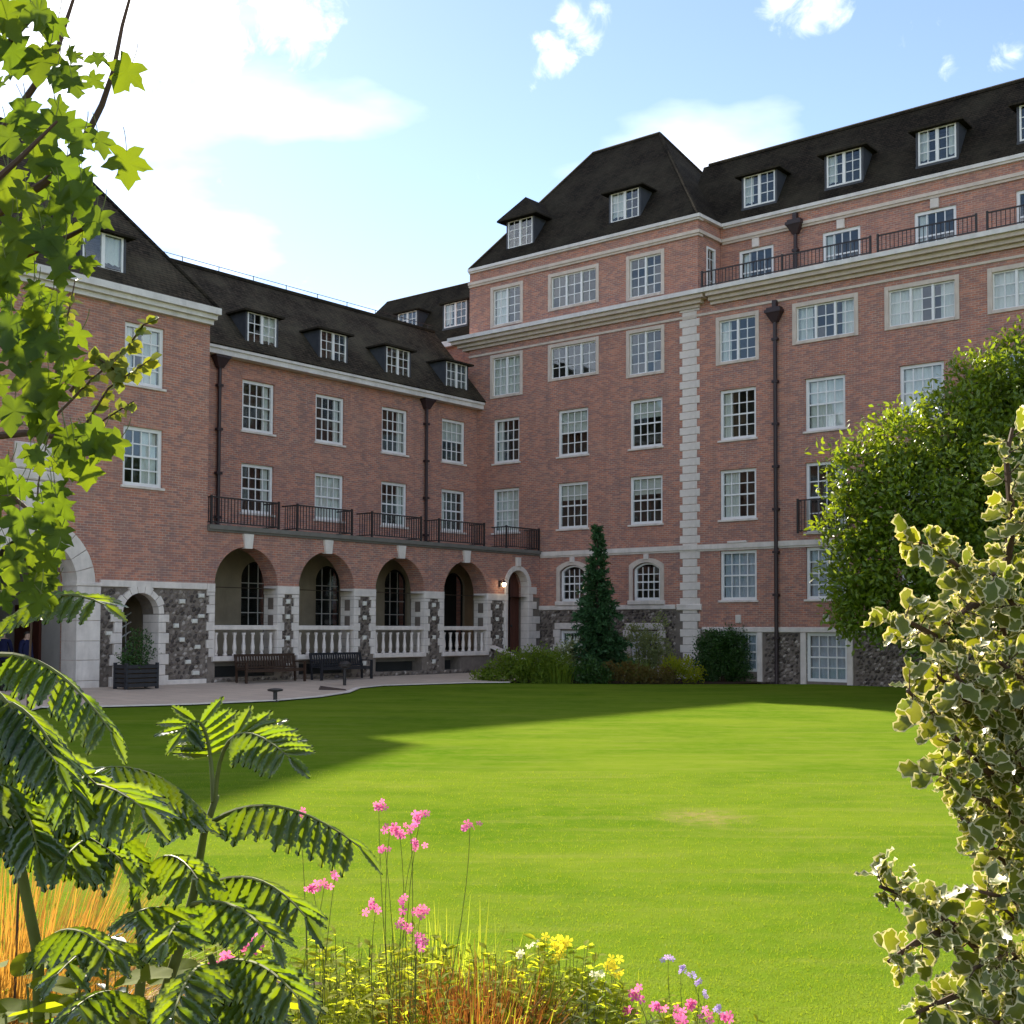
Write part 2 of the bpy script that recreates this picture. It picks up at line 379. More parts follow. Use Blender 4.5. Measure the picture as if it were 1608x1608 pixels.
# frames of the two wall lines: x runs along the wall, y into the building, z up (plan units, scaled by K)
A_AZ, B_AZ = .69403, -.87677
QB = Vector((7.6260 * K, 52.6634 * K, 0)); PF = Vector((1.3201 * K, 57.9108 * K, 0))
ROT_F = math.pi / 2 - A_AZ                        # x axis along (sin a, cos a)
ROT_B = math.atan2(-math.cos(B_AZ), -math.sin(B_AZ))
def frame_pt(fr, u, y, z):
    loc, r = fr
    return loc + Vector((math.cos(r) * u - math.sin(r) * y, math.sin(r) * u + math.cos(r) * y, z)) * K
FF, FB = (PF, ROT_F), (QB, ROT_B)

# ------------------------------------------------------------------ building parts
def arc(uc, r, zs, rise=None, n=14):
    rise = r if rise is None else rise
    if rise >= r * .999: return [(uc - r * math.cos(math.pi * i / n), zs + rise * math.sin(math.pi * i / n)) for i in range(n + 1)]
    R = (r * r + rise * rise) / (2 * rise); th = math.asin(r / R)
    return [(uc + R * math.sin(-th + 2 * th * i / n), zs + rise - R + R * math.cos(-th + 2 * th * i / n)) for i in range(n + 1)]
class Op:
    """wall opening u0..u1, z0..z1; rise > 0: arched head above z1"""
    def __init__(s, u0, u1, z0, z1, rise=0.0): s.u0, s.u1, s.z0, s.z1, s.rise = u0, u1, z0, z1, rise
    def top(s): return s.z1 + s.rise
    def head(s):
        return arc((s.u0 + s.u1) / 2, (s.u1 - s.u0) / 2, s.z1, s.rise) if s.rise else [(s.u0, s.z1), (s.u1, s.z1)]
    def outline(s): return [(s.u0, s.z0)] + s.head() + [(s.u1, s.z0)]
def wall(mb, u0, u1, z0, z1, ops, y=0.0, depth=.3, sill=True):
    us = sorted({u0, u1, *[o.u0 for o in ops], *[o.u1 for o in ops]}); zs = sorted({z0, z1, *[o.z0 for o in ops], *[o.top() for o in ops]})
    us = [u for u in us if u0 <= u <= u1]; zs = [z for z in zs if z0 <= z <= z1]
    for i in range(len(us) - 1):
        run = None
        for j in range(len(zs) - 1):
            uc, zc = (us[i] + us[i + 1]) / 2, (zs[j] + zs[j + 1]) / 2
            hole = any(o.u0 < uc < o.u1 and o.z0 < zc < o.top() for o in ops)
            if not hole: run = run if run is not None else zs[j]
            if run is not None and (hole or j == len(zs) - 2):
                e = zs[j] if hole else zs[j + 1]
                mb.poly([(us[i], y, run), (us[i + 1], y, run), (us[i + 1], y, e), (us[i], y, e)]); run = None
    for o in ops:
        h = o.head()
        if o.rise:
            for a, b in zip(h[:-1], h[1:]): mb.poly([(a[0], y, a[1]), (b[0], y, b[1]), (b[0], y, o.top()), (a[0], y, o.top())])
        ol = o.outline()
        if sill: ol = ol + [ol[0]]
        for a, b in zip(ol[:-1], ol[1:]): mb.poly([(a[0], y, a[1]), (a[0], y + depth, a[1]), (b[0], y + depth, b[1]), (b[0], y, b[1])])
    return mb

PANES = {}
def pane_mesh(w, h):
    k = (round(w, 2), round(h, 2))
    if k not in PANES:
        m = MB().box(-w / 2, w / 2, -.004, .004, -h / 2, h / 2); PANES[k] = m.mesh('pane', GLASS, K)
    return PANES[k]
def add_pane(parent, x, y, z, w, h):
    p = place('pane', pane_mesh(w, h), parent, (x * K, y * K, z * K)); p.rotation_euler = (rng.gauss(0, .006), 0, rng.gauss(0, .008))
ROOMS = {}
def room(parent, w, h, y0=.12, d=1.6):
    k = (round(w, 2), round(h, 2), round(y0, 2), d)
    if k not in ROOMS:
        m = MB(); x0, x1, z0, z1, y1 = -w / 2 - .25, w / 2 + .25, -.25, h + .2, y0 + d
        m.poly([(x0, y1, z0), (x1, y1, z0), (x1, y1, z1), (x0, y1, z1)]).poly([(x0, y0, z0), (x0, y1, z0), (x0, y1, z1), (x0, y0, z1)]).poly([(x1, y0, z0), (x1, y1, z0), (x1, y1, z1), (x1, y0, z1)])
        m.poly([(x0, y0, z1), (x1, y0, z1), (x1, y1, z1), (x0, y1, z1)]).poly([(x0, y0, z0), (x1, y0, z0), (x1, y1, z0), (x0, y1, z0)])
        ROOMS[k] = m.mesh('room', ROOM, K)
    place('room', ROOMS[k], parent)
def curtain(parent, x0, x1, z0, z1, y=.17, mat=None, folds=True):
    m = MB(); n = max(2, int((x1 - x0) / .045)); ph = rng.random() * 6
    P = []
    for i in range(n + 1):
        x = x0 + (x1 - x0) * i / n; dy = (.022 * math.sin(i * 1.25 + ph) + .01 * math.sin(i * .37)) if folds else 0
        P.append((x, y + dy))
    for (a, b) in zip(P[:-1], P[1:]): m.poly([(a[0], a[1], z0), (b[0], b[1], z0), (b[0], b[1], z1), (a[0], a[1], z1)])
    m.build('curtain' if folds else 'blind', mat or CURT, parent, K)
def dress(e, iw, z0, z1, style):
    """what hangs behind the glass"""
    h = z1 - z0; a = iw / 2
    if not style: return
    for s in style.split('+'):
        if s == 'full': curtain(e, -a, a, z0, z1)
        elif s == 'net': curtain(e, -a, a, z0, z1, .17, NET)
        elif s == 'L': curtain(e, -a, -a + iw * .26, z0, z1)
        elif s == 'R': curtain(e, a - iw * .24, a, z0, z1)
        elif s == 'LL': curtain(e, -a, -a + iw * .48, z0, z1)
        elif s == 'RR': curtain(e, a - iw * .48, a, z0, z1)
        elif s == 'top': curtain(e, -a, a, z1 - h * .36, z1, .14, CREAM, False)
        elif s == 'half': curtain(e, -a, a, z1 - h * .5, z1, .14, CREAM, False)
def sash(parent, u0, u1, z0, z1, y=.09, cols=4, rows=4, style=None, rise=0.0, sill=True, name='window', wy=0.0):
    """white box-frame sash window"""
    w, h = u1 - u0, z1 - z0; t = .125
    e = empty(name, parent, (((u0 + u1) / 2) * K, y * K, z0 * K)); a = w / 2
    fr = MB()
    if rise:
        o = Op(-a, a, 0, h, rise); i_ = Op(-a + t, a - t, t, h, max(.05, rise - t * .55))
        fr.ring(i_.outline(), o.outline(), 0, .1); fr.box(-a, a, 0, .1, 0, t)
    else:
        fr.box(-a, -a + t, 0, .1, 0, h); fr.box(a - t, a, 0, .1, 0, h); fr.box(-a + t, a - t, .002, .1, h - t, h); fr.box(-a + t, a - t, .002, .1, 0, t)
    fr.build('frame', WHITE, e, K)
    iw, top = w - 2 * t, h - t + (rise * .9 if rise else 0)
    bars = MB(); bw = .042; ih = top - t; mid = t + ih * .5
    bars.box(-a + t, a - t, .03, .085, mid - .032, mid + .032)
    for c in range(1, cols): bars.box(-a + t + iw * c / cols - bw / 2, -a + t + iw * c / cols + bw / 2, .036, .075, t, top - (.03 if rise else 0))
    for r in range(1, rows):
        if rows % 2 == 0 and r == rows // 2: continue
        z = t + ih * r / rows; bars.box(-a + t, a - t, .038, .073, z - bw / 2, z + bw / 2)
    bars.build('glazing_bars', WHITE, e, K)
    pw, ph = iw / cols, ih / rows
    for c in range(cols):
        for r in range(rows): add_pane(e, -a + t + pw * (c + .5), .055, t + ph * (r + .5), pw, ph)
    if sill: MB().cham(-a - .08, a + .08, wy - y - .07, .06, -.09, -.002, .012).build('sill', STONE, e, K)
    dress(e, iw, t, top, style); room(e, w, h + rise)
    return e
def casement(parent, u0, u1, z0, z1, lights=2, y=.07, rows=4, style=None, cols=2, frame_only=False):
    """metal casements with mullions in a flat stone surround"""
    w, h = u1 - u0, z1 - z0; s = .17; a = w / 2
    e = empty('window', parent, (((u0 + u1) / 2) * K, y * K, z0 * K))
    m = MB(); p = -y - .035
    m.cham(-a, -a + s, p, .1, 0, h, .012); m.cham(a - s, a, p, .1, 0, h, .012); m.cham(-a + s, a - s, p + .003, .1, h - s, h, .012); m.cham(-a + s, a - s, p - .02, .1, 0, s * .75, .012)
    m.build('stone_surround', SURR, e, K)
    iw = w - 2 * s; b0, b1 = s * .75, h - s; lw = iw / lights; fr = MB(); bars = MB(); t = .055
    for i in range(lights):
        x0 = -a + s + lw * i; x1 = x0 + lw
        fr.box(x0, x0 + t, .0, .07, b0, b1); fr.box(x1 - t, x1, .0, .07, b0, b1); fr.box(x0 + t, x1 - t, .002, .07, b1 - t, b1); fr.box(x0 + t, x1 - t, .002, .07, b0, b0 + t)
        gw, gh = lw - 2 * t, b1 - b0 - 2 * t
        for c in range(1, cols): bars.box(x0 + t + gw * c / cols - .019, x0 + t + gw * c / cols + .019, .02, .05, b0 + t, b1 - t)
        for r in range(1, rows): bars.box(x0 + t, x1 - t, .022, .048, b0 + t + gh * r / rows - .019, b0 + t + gh * r / rows + .019)
        for c in range(cols):
            for r in range(rows): add_pane(e, x0 + t + gw * (c + .5) / cols, .036, b0 + t + gh * (r + .5) / rows, gw / cols, gh / rows)
    for i in range(1, lights): fr.box(-a + s + lw * i - .045, -a + s + lw * i + .045, -.03, .08, b0, b1)
    fr.build('frame', WHITE, e, K); bars.build('glazing_bars', WHITE, e, K)
    dress(e, iw, b0, b1, style); room(e, w, h)
    return e
def dormer(parent, uc, y, z0, w=1.5, h=1.3, slope=1.0, peak=None, cols=2, rows=3, style=None, hipw=.34):
    """dormer: dark cheeks, hipped little roof, a pair of white casements"""
    e = empty('dormer', parent, (uc * K, y * K, z0 * K)); a = w / 2; d = (h + .2) / slope + .3
    ck = MB()
    for s in (-1, 1):
        x0, x1 = (-a - .10, -a) if s < 0 else (a, a + .10)
        ck.box(x0, x1, 0, d, -.25, h)
    ck.box(-a, a, .06, .09, -.25, -.0); ck.box(-a - .1, a + .1, -.05, .05, -.12, -.03)
    ck.build('cheeks', LEAD, e, K)
    p = peak if peak else .15; ov = hipw; rb = (h + p) / slope + .9
    r = MB(); A, B_, C_, D_ = (-a - ov, -ov * .7, h - .03), (a + ov, -ov * .7, h - .03), (a + ov * .8, rb, h - .03), (-a - ov * .8, rb, h - .03)
    R0, R1 = (0, (.55 + a * .5) if p < .8 else .42, h + p), (0, rb, h + p)
    r.add([A, B_, C_, D_, R0, R1, (A[0], A[1], h + .05), (B_[0], B_[1], h + .05), (C_[0], C_[1], h + .05), (D_[0], D_[1], h + .05)],
          [(0, 3, 2, 1), (0, 1, 7, 6), (1, 2, 8, 7), (3, 0, 6, 9), (6, 7, 4), (7, 8, 5, 4), (9, 6, 4, 5)])
    r.build('dormer_roof', ROOF, e, K)
    fr, bars = MB(), MB(); t = .065; lw = w / 2
    for i in range(2):
        x0 = -a + lw * i; x1 = x0 + lw
        fr.box(x0, x0 + t, .0, .07, 0, h); fr.box(x1 - t, x1, .0, .07, 0, h); fr.box(x0 + t, x1 - t, .002, .07, h - t, h); fr.box(x0 + t, x1 - t, .002, .07, 0, t)
        gw, gh = lw - 2 * t, h - 2 * t
        for c in range(1, cols): bars.box(x0 + t + gw * c / cols - .016, x0 + t + gw * c / cols + .016, .02, .05, t, h - t)
        for q in range(1, rows): bars.box(x0 + t, x1 - t, .022, .048, t + gh * q / rows - .016, t + gh * q / rows + .016)
        for c in range(cols):
            for q in range(rows): add_pane(e, x0 + t + gw * (c + .5) / cols, .036, t + gh * (q + .5) / rows, gw / cols, gh / rows)
    fr.build('frame', WHITE, e, K); bars.build('glazing_bars', WHITE, e, K)
    dress(e, w, .05, h - .05, style)
    room(e, w - .5, h - .4, .3, .8)
    return e
def quoins(parent, uc, z0, z1, y=0.0, wide=.50, narrow=.36, step=.335, y1=.25):
    z = z0; i = 0
    meshes = [MB().cham(-a, a, -.035, y1, 0, step - .012, .018).mesh('quoin_stone', STONE, K) for a in (wide, narrow)]
    while z < z1 - .05:
        place('quoin_stone', meshes[i % 2], parent, (uc * K, y * K, z * K)); z += step; i += 1
def drainpipe(parent, u, y, z0, z1, r=.075):
    e = empty('drainpipe', parent, (u * K, y * K, 0))
    m = MB().tube([(0, 0, z0), (0, 0, z1 - .5)], r, 8)
    m.build('pipe', PIPE, e, K)
    hp = MB(); hp.add([(-.12, -.1, z1 - .6), (.12, -.1, z1 - .6), (.12, .1, z1 - .6), (-.12, .1, z1 - .6), (-.33, -.24, z1 - .22), (.33, -.24, z1 - .22), (.33, .1, z1 - .22), (-.33, .1, z1 - .22)],
                       [(0, 1, 5, 4), (1, 2, 6, 5), (2, 3, 7, 6), (3, 0, 4, 7), (0, 3, 2, 1)])
    hp.box(-.36, .36, -.27, .1, z1 - .22, z1 - .1); hp.box(-.3, .3, -.2, .1, z1 - .1, z1); hp.box(-.09, .09, -.1, .1, z1, z1 + .3)
    hp.build('hopper', PIPE, e, K)
    br = MB().box(-.13, .13, -.09, .1, -.05, .05).mesh('bracket', PIPE, K)
    z = z1 - 1.3
    while z > z0 + .5:
        place('bracket', br, e, (0, 0, z * K)); z -= 1.75
    return e
def railing(parent, u0, u1, y, z0, h=1.0, ret=0.0, step=.14, posts=None):
    e = empty('railing', parent, (0, 0, 0)); m = MB()
    m.box(u0, u1, y - .025, y + .025, z0 + h - .05, z0 + h); m.box(u0, u1, y - .02, y + .02, z0 + .08, z0 + .12)
    if ret:
        for u in (u0, u1): m.box(u - .02, u + .02, y + .025, y + ret, z0 + h - .05, z0 + h); m.box(u - .018, u + .018, y + .02, y + ret, z0 + .08, z0 + .12)
    m.build('rails', IRON, e, K)
    b = MB(); n = int((u1 - u0) / step)
    for i in range(1, n):
        u = u0 + (u1 - u0) * i / n; b.box(u - .012, u + .012, y - .012, y + .012, z0 + .12, z0 + h - .05)
    if ret:
        for u in (u0, u1):
            for k in range(1, int(ret / step)): b.box(u - .012, u + .012, y + k * step, y + k * step + .024, z0 + .12, z0 + h - .05)
    kind(b.build('railing_bars', IRON, e, K), 'stuff')
    pm = MB().box(-.035, .035, -.035, .035, 0, h + .04).mesh('post', IRON, K)
    for u in ([u0, u1] + (posts or [])): place('post', pm, e, (u * K, y * K, z0 * K))
    return e
ICO_V = None
def ico():
    global ICO_V
    if ICO_V is None:
        b = bmesh.new(); bmesh.ops.create_icosphere(b, subdivisions=1, radius=1)
        ICO_V = (np.array([v.co[:] for v in b.verts]), [tuple(v.index for v in f.verts) for f in b.faces]); b.free()
    return ICO_V
def flintwork(parent, rects, holes=(), y=0.0, size=.15):
    """knapped flints bedded in mortar: stones proud of the face"""
    V, Fc = ico(); m = MB()
    for (u0, u1, z0, z1) in rects:
        nu, nz_ = max(1, int((u1 - u0) / size)), max(1, int((z1 - z0) / (size * .8)))
        for i in range(nu):
            for j in range(nz_):
                u = u0 + (u1 - u0) * (i + .5 + rng.uniform(-.25, .25) + (.25 if j % 2 else -.25) * (nu > 2)) / nu; z = z0 + (z1 - z0) * (j + .5 + rng.uniform(-.25, .25)) / nz_
                if any(h(u, z) for h in holes): continue
                su, sz = size * rng.uniform(.34, .62), size * rng.uniform(.28, .5); sy = rng.uniform(.03, .075)
                su = min(su, u - u0 + .02, u1 - u + .02)
                if su < .03: continue
                t = rng.uniform(0, 3.1); c, s_ = math.cos(t) * .4, math.sin(t) * .4
                P = V * (1 + nrng.uniform(-.22, .22, (len(V), 1)))
                m.add([(u + p[0] * su, y + p[1] * sy, z + p[2] * sz + p[0] * s_ * su) for p in P], Fc)
    o = m.build('flintwork', FLINT, parent, K); kind(o, 'stuff'); return o
def baluster_mesh(h):
    pr = [(.085, 0), (.085, .07), (.05, .10), (.065, .16), (.085, .26), (.078, .36), (.052, .56), (.045, .66), (.06, .70), (.05, .74), (.08, .80), (.08, h)]
    return MB().lathe(0, 0, [(r, z * h / .86 if z != h else h) for r, z in pr], 8).mesh('baluster', STONE, K, True)

# ================================================================== GATEHOUSE (left)
gate = empty('arched_gatehouse', None, PF, ROT_F)
tag(gate, 'tall brick gatehouse block with the big stone carriage arch, left of the loggia', 'building')
GU0, GU1 = -37.0, -18.95
gw = [Op(-22.37, -20.83, 10.32, 12.4), Op(-22.37, -20.83, 6.9, 8.9), Op(-30.2, -28.7, 10.32, 12.4), Op(-30.2, -28.7, 6.9, 8.9)]
big = Op(-27.0, -24.0, 0, 3.5, 1.5); small = Op(-22.35, -20.92, 0, 2.6, .715)
m = MB(); wall(m, GU0, GU1, 3.70, 13.05, gw + [Op(big.u0, big.u1, 3.70, 3.701, 0)] if False else gw, 0, .3)
# brick face above the plinth, with the arch cut through it
m = MB()
full = gw + [Op(-27.0, -24.0, -.2, 3.5, 1.5)]
wall(m, GU0, -23.16, -.2, 13.05, [o for o in full if o.u1 < -23], 0, .9); wall(m, -23.16, GU1, 3.7, 13.05, gw[:2], 0, .3)
m.poly([(GU1, 0, 3.7), (GU1, 4.2, 3.7), (GU1, 4.2, 13.05), (GU1, 0, 13.05)])
m.build('wall', BRICK, gate, K)
m = MB(); wall(m, -23.16, GU1, -.2, 3.7, [Op(-22.35, -20.92, -.2, 2.6, .715)], .02, .9); m.build('plinth_wall', MORTAR, gate, K)
def in_small(u, z):
    return -22.72 < u < -20.55 and (z < 2.6 or math.hypot(u + 21.635, z - 2.6) < 1.02)
flintwork(gate, [(-23.12, -18.98, .36, 3.46)], [in_small], .02, .19)
for (u, z) in [(-22.87, 3.1), (-19.95, 3.04), (-19.16, 3.26), (-19.16, 2.55), (-19.46, 2.36), (-19.95, 1.71), (-19.3, 1.46), (-19.36, .55), (-22.8, 1.95), (-20.2, 2.2), (-19.7, .95)]:
    MB().cham(u - rng.uniform(.08, .15), u + rng.uniform(.08, .13), -.085, .03, z - .07, z + rng.uniform(.05, .09), .025).build('chalk_block', CHALK, gate, K)
m = MB().cham(-23.155, -18.955, -.07, .02, 3.48, 3.70, .015); m.build('stone_band', STONE, gate, K)
m = MB().cham(-20.6, -18.955, -.10, .02, -.2, .34, .02); m.build('plinth_course', STONE, gate, K)
# small arch surround of separate voussoirs and long-and-short jambs
vm = []
n = 9
for i in range(n):
    a0, a1 = math.pi * i / n + .012, math.pi * (i + 1) / n - .012; r0, r1 = .70, (.97 if i % 2 else .90)
    q = MB(); A = [(-21.635 - r * math.cos(t), 2.6 + r * math.sin(t)) for t in (a0, (a0 + a1) / 2, a1) for r in (r0,)]; B_ = [(-21.635 - r1 * math.cos(t), 2.6 + r1 * math.sin(t)) for t in (a0, (a0 + a1) / 2, a1)]
    q.ring(A, B_, -.09, .25).build('voussoir', STONE, gate, K)
for side in (-1, 1):
    z = -.2; i = 0
    while z < 2.58:
        wdt = .40 if i % 2 else .27; h_ = min(.36, 2.59 - z)
        x0, x1 = (-22.36 - wdt, -22.36 + .02) if side < 0 else (-20.94, -20.92 + wdt)
        MB().cham(x0, x1, -.09, .85, z, z + h_ - .012, .015).build('jamb_stone', STONE, gate, K); z += .36; i += 1
# stair lobby behind the small arch
m = MB(); x0, x1, y1 = -23.3, -20.3, 3.9
m.poly([(x0, y1, 0), (x1, y1, 0), (x1, y1, 4), (x0, y1, 4)]).poly([(x0, .93, 0), (x0, y1, 0), (x0, y1, 4), (x0, .93, 4)]).poly([(x1, .93, 0), (x1, y1, 0), (x1, y1, 4), (x1, .93, 4)]).poly([(x0, .93, 3.6), (x1, .93, 3.6), (x1, y1, 3.6), (x0, y1, 3.6)])
m.build('lobby', TAN, gate, K)
st = MB()
for i in range(7): st.box(-22.9 + i * .28, -20.4, 2.2, 3.6, .22 + i * .17, .22 + (i + 1) * .17)
st.build('stair', STEPS, gate, K)
hr = MB()
for k in range(3): hr.tube([(-22.9, 2.1, .75 + k * .33), (-20.6, 2.1, 2.0 + k * .33)], .028, 6)
for i in range(6): hr.tube([(-22.8 + i * .4, 2.1, .4 + i * .2), (-22.8 + i * .4, 2.1, 1.45 + i * .22)], .018, 6)
hr.build('handrail', WHITE, gate, K)
# carriage arch
n = 11
for i in range(n):
    a0, a1 = math.pi * i / n + .006, math.pi * (i + 1) / n - .006
    A = [(-25.5 - 1.49 * math.cos(t), 3.5 + 1.49 * math.sin(t)) for t in np.linspace(a0, a1, 4)]; B_ = [(-25.5 - 2.13 * math.cos(t), 3.5 + 2.13 * math.sin(t)) for t in np.linspace(a0, a1, 4)]
    MB().ring(A, B_, -.10, .8).build('voussoir', STONE, gate, K)
for x0, x1 in ((-24.02, -23.17), (-27.83, -26.98)):
    z = -.2
    for h_ in (.62, .66, .62, .66, .62, .5):
        MB().cham(x0, x1, -.12, .8, z, z + h_ - .01, .015).build('pier_stone', STONE, gate, K); z += h_
    MB().cham(x0 - .05, x1 + .03, -.16, .8, 3.475, 3.60, .02).build('impost', STONE, gate, K)
for x0, x1, z0, z1, o in ((-25.95, -25.05, 5.45, 6.3, -.2), (-26.3, -24.7, 6.32, 6.72, -.14), (-26.55, -24.45, 6.74, 7.05, -.16), (-26.2, -24.8, 7.07, 7.9, -.13)):
    MB().cham(x0, x1, o, .05, z0, z1, .04).build('keystone', STONE, gate, K)
m = MB(); x0, x1, y1 = -27.3, -23.7, 6.5
m.poly([(x0, y1, -.2), (-25.2, y1, -.2), (-25.2, y1, 5.6), (x0, y1, 5.6)]).poly([(x0, .92, -.2), (x0, y1, -.2), (x0, y1, 5.6), (x0, .92, 5.6)]).poly([(x1, .92, -.2), (x1, y1, -.2), (x1, y1, 5.6), (x1, .92, 5.6)]).poly([(x0, .92, 5.2), (x1, .92, 5.2), (x1, y1, 5.2), (x0, y1, 5.2)])
m.build('passage', PLASTER, gate, K)
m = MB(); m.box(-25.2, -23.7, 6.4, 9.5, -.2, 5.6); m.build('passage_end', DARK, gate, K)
m = MB(); m.box(-23.8, -23.68, 2.6, 4.2, -.2, 2.9); m.build('passage_door', DOORW, gate, K)
# cornice and roof
for k, (p, z0, z1) in enumerate(((.18, 12.9, 13.06), (.34, 13.06, 13.22), (.5, 13.22, 13.45))):
    MB().box(GU0, GU1 + (.03, .08, .13)[k], -p, .3, z0, z1).build('cornice', CORN, gate, K)
z0, s_, t_ = 13.46, 1.38, 4.4
E0, E1, R0, R1 = (GU0, -.35, z0), (GU1 + .1, -.35, z0), (GU0, -.35 + t_, z0 + s_ * t_), (GU1 + .1 - t_, -.35 + t_, z0 + s_ * t_)
E2, E3 = (GU1 + .1, -.35 + 2 * t_, z0), (GU0, -.35 + 2 * t_, z0)
m = MB().slab([E0, E1, R1, R0], .08).slab([E1, E2, R1], .08).slab([E2, E3, R0, R1], .08); m.build('roof', HAZEROOF, gate, K)
kind(MB().tube([R0, R1], .1, 6).tube([R1, E1], .09, 6).build('ridge_tiles', ROOF, gate, K), 'thing')
sash(gate, -22.37, -20.83, 10.32, 12.4, style='L+RR'); sash(gate, -22.37, -20.83, 6.9, 8.9, style='RR')
sash(gate, -30.2, -28.7, 10.32, 12.4, style='L'); sash(gate, -30.2, -28.7, 6.9, 8.9, style='R')
m = MB().poly([(GU0, 8.3, -.2), (GU1, 8.3, -.2), (GU1, 8.3, 13.4), (GU0, 8.3, 13.4)]).poly([(GU0, 0, -.2), (GU0, 8.3, -.2), (GU0, 8.3, 13.4), (GU0, 0, 13.4)]).poly([(GU1 - .02, .9, -.2), (GU1 - .02, 8.3, -.2), (GU1 - .02, 8.3, 13.4), (GU1 - .02, .9, 13.4)]); m.build('rear_wall', BRICK, gate, K)
dormer(gate, -23.2, .05, 13.96, 1.5, 1.25, s_, .15, 1, 1, 'RR'); dormer(gate, -29.4, .05, 13.96, 1.5, 1.25, s_, .15, 1, 1)

# ================================================================== ARCADED RANGE
arcd = empty('arcaded_range', None, PF, ROT_F)
tag(arcd, 'brick range with a round-arched loggia, iron balcony rails and dark tiled roof', 'building')
BAYS = [-17.19, -13.32, -9.30, -5.25]; HB = 1.44; SP = 3.66
door = Op(-2.42, -.93, .95, 4.08, .76)
arches = [Op(c - HB, c + HB, 1.08, SP, HB - .02) for c in BAYS]
vents = [Op(c - 1.35, c + 1.35, .36, .9) for c in BAYS[:3]] + [Op(-6.55, -5.55, .36, .9)]
ops = arches + [door] + vents
m = MB(); wall(m, GU1 + .003, -.0, 3.74, 5.62, [Op(o.u0, o.u1, 3.74, 3.741, o.rise) for o in []], 0, .8)
m = MB()
PL = 3.6
# brick above the stone band: heads of the arches only
def cut(o, z): return Op(o.u0, o.u1, z, max(o.z1, z), o.rise)
heads = [Op(c - HB, c + HB, PL, SP, HB - .02) for c in BAYS] + [Op(door.u0, door.u1, PL, 4.08, .76)]
wall(m, GU1 + .003, 0, PL, 5.62, heads, 0, .8, False); m.build('arcade_wall', BRICK, arcd, K)
m = MB(); low = [Op(c - HB, c + HB, 1.08, PL) for c in BAYS] + [Op(door.u0, door.u1, .95, PL)] + vents
wall(m, GU1 + .003, 0, -.2, PL, low, .02, .8); m.build('pier_wall', MORTAR, arcd, K)
for o in vents: MB().box(o.u0 - .05, o.u1 + .05, .6, .7, o.z0 - .05, o.z1 + .05).build('vent_panel', DARK, arcd, K)
# piers: stone edges in long-and-short work, flint between
edges = []
PIERS = [(-18.63 - .32, BAYS[0] - HB)] + [(BAYS[i] + HB, BAYS[i + 1] - HB) for i in range(3)] + [(BAYS[3] + HB, door.u0)]
for (p0, p1) in PIERS:
    z = 1.1; i = 0
    while z < PL - .2:
        h_ = min(.31, PL - .2 - z); e_ = .31 if i % 2 else .21
        last = p0 < -18.9
        if not last: MB().cham(p0 - .025, p0 + e_, -.05, .75, z, z + h_ - .01, .012).build('edge_stone', STONE, arcd, K)
        MB().cham(p1 - e_, p1 + .025, -.05, .55, z, z + h_ - .01, .012).build('edge_stone', STONE, arcd, K)
        z += .31; i += 1
    MB().cham(p0 - .03 if p0 > -18.9 else p0 + .01, p1 + .03, -.06, .78, PL - .2, PL + .1, .015).build('pier_cap', STONE, arcd, K)
    flintwork(arcd, [(p0 + .22 if p0 > -18.9 else p0 + .02, p1 - .22, .3, PL - .22)], [], .02, .17)
    for z in (3.12, 2.55, 1.75, .72):
        c = (p0 + p1) / 2
        if p0 > -18.9: MB().cham(c - .09, c + .08, -.085, .03, z - .08, z + .09, .03).build('chalk_block', CHALK, arcd, K)
flintwork(arcd, [(GU1 + .02, -2.6, .02, .34)], [], .02, .17)
# flint insets on the inner faces of the piers
for c in BAYS:
    for z in (3.05, 2.4): MB().box(c + HB - .040, c + HB + .02, .2, .5, z - .22, z + .22).build('flint_inset', FLINT, arcd, K)
MB().cham(GU1 + .01, -3.0, -.12, .02, -.2, .06, .02).build('plinth_course', STONE, arcd, K)
# balustrades
bal = baluster_mesh(.84)
for k, o in enumerate(arches):
    e = empty('balustrade', arcd, (0, 0, 0))
    MB().cham(o.u0 - .06, o.u1 + .06, -.10, .35, .94, 1.12, .02).build('plinth_rail', STONE, e, K)
    MB().cham(o.u0 + .002, o.u1 - .002, -.02, .30, 2.06, 2.23, .02).build('hand_rail', STONE, e, K)
    nb = 7
    for i in range(nb): place('baluster', bal, e, ((o.u0 + (o.u1 - o.u0) * (i + .5) / nb) * K, .13 * K, 1.12 * K))
    MB().box(o.u0 + .0, o.u0 + .1, .05, .22, 1.12, 2.06).build('half_pilaster', STONE, e, K)
# keystones on the arches
for c in BAYS:
    q = MB(); q.add([(c - .16, -.12, 5.02), (c + .16, -.12, 5.02), (c + .22, -.12, 5.55), (c - .22, -.12, 5.55), (c - .16, .1, 5.02), (c + .16, .1, 5.02), (c + .22, .1, 5.55), (c - .22, .1, 5.55)],
                    [(0, 1, 2, 3), (0, 4, 5, 1), (1, 5, 6, 2), (2, 6, 7, 3), (3, 7, 4, 0)]); q.build('keystone', STONE, arcd, K)
    A = arc(c, HB, SP, HB - .02, 22); B_ = [(c + (p[0] - c) * 1.19, SP + (p[1] - SP) * 1.19) for p in A]
    MB().ring(A, B_, -.03, .06).build('brick_arch_ring', BRICK, arcd, K)
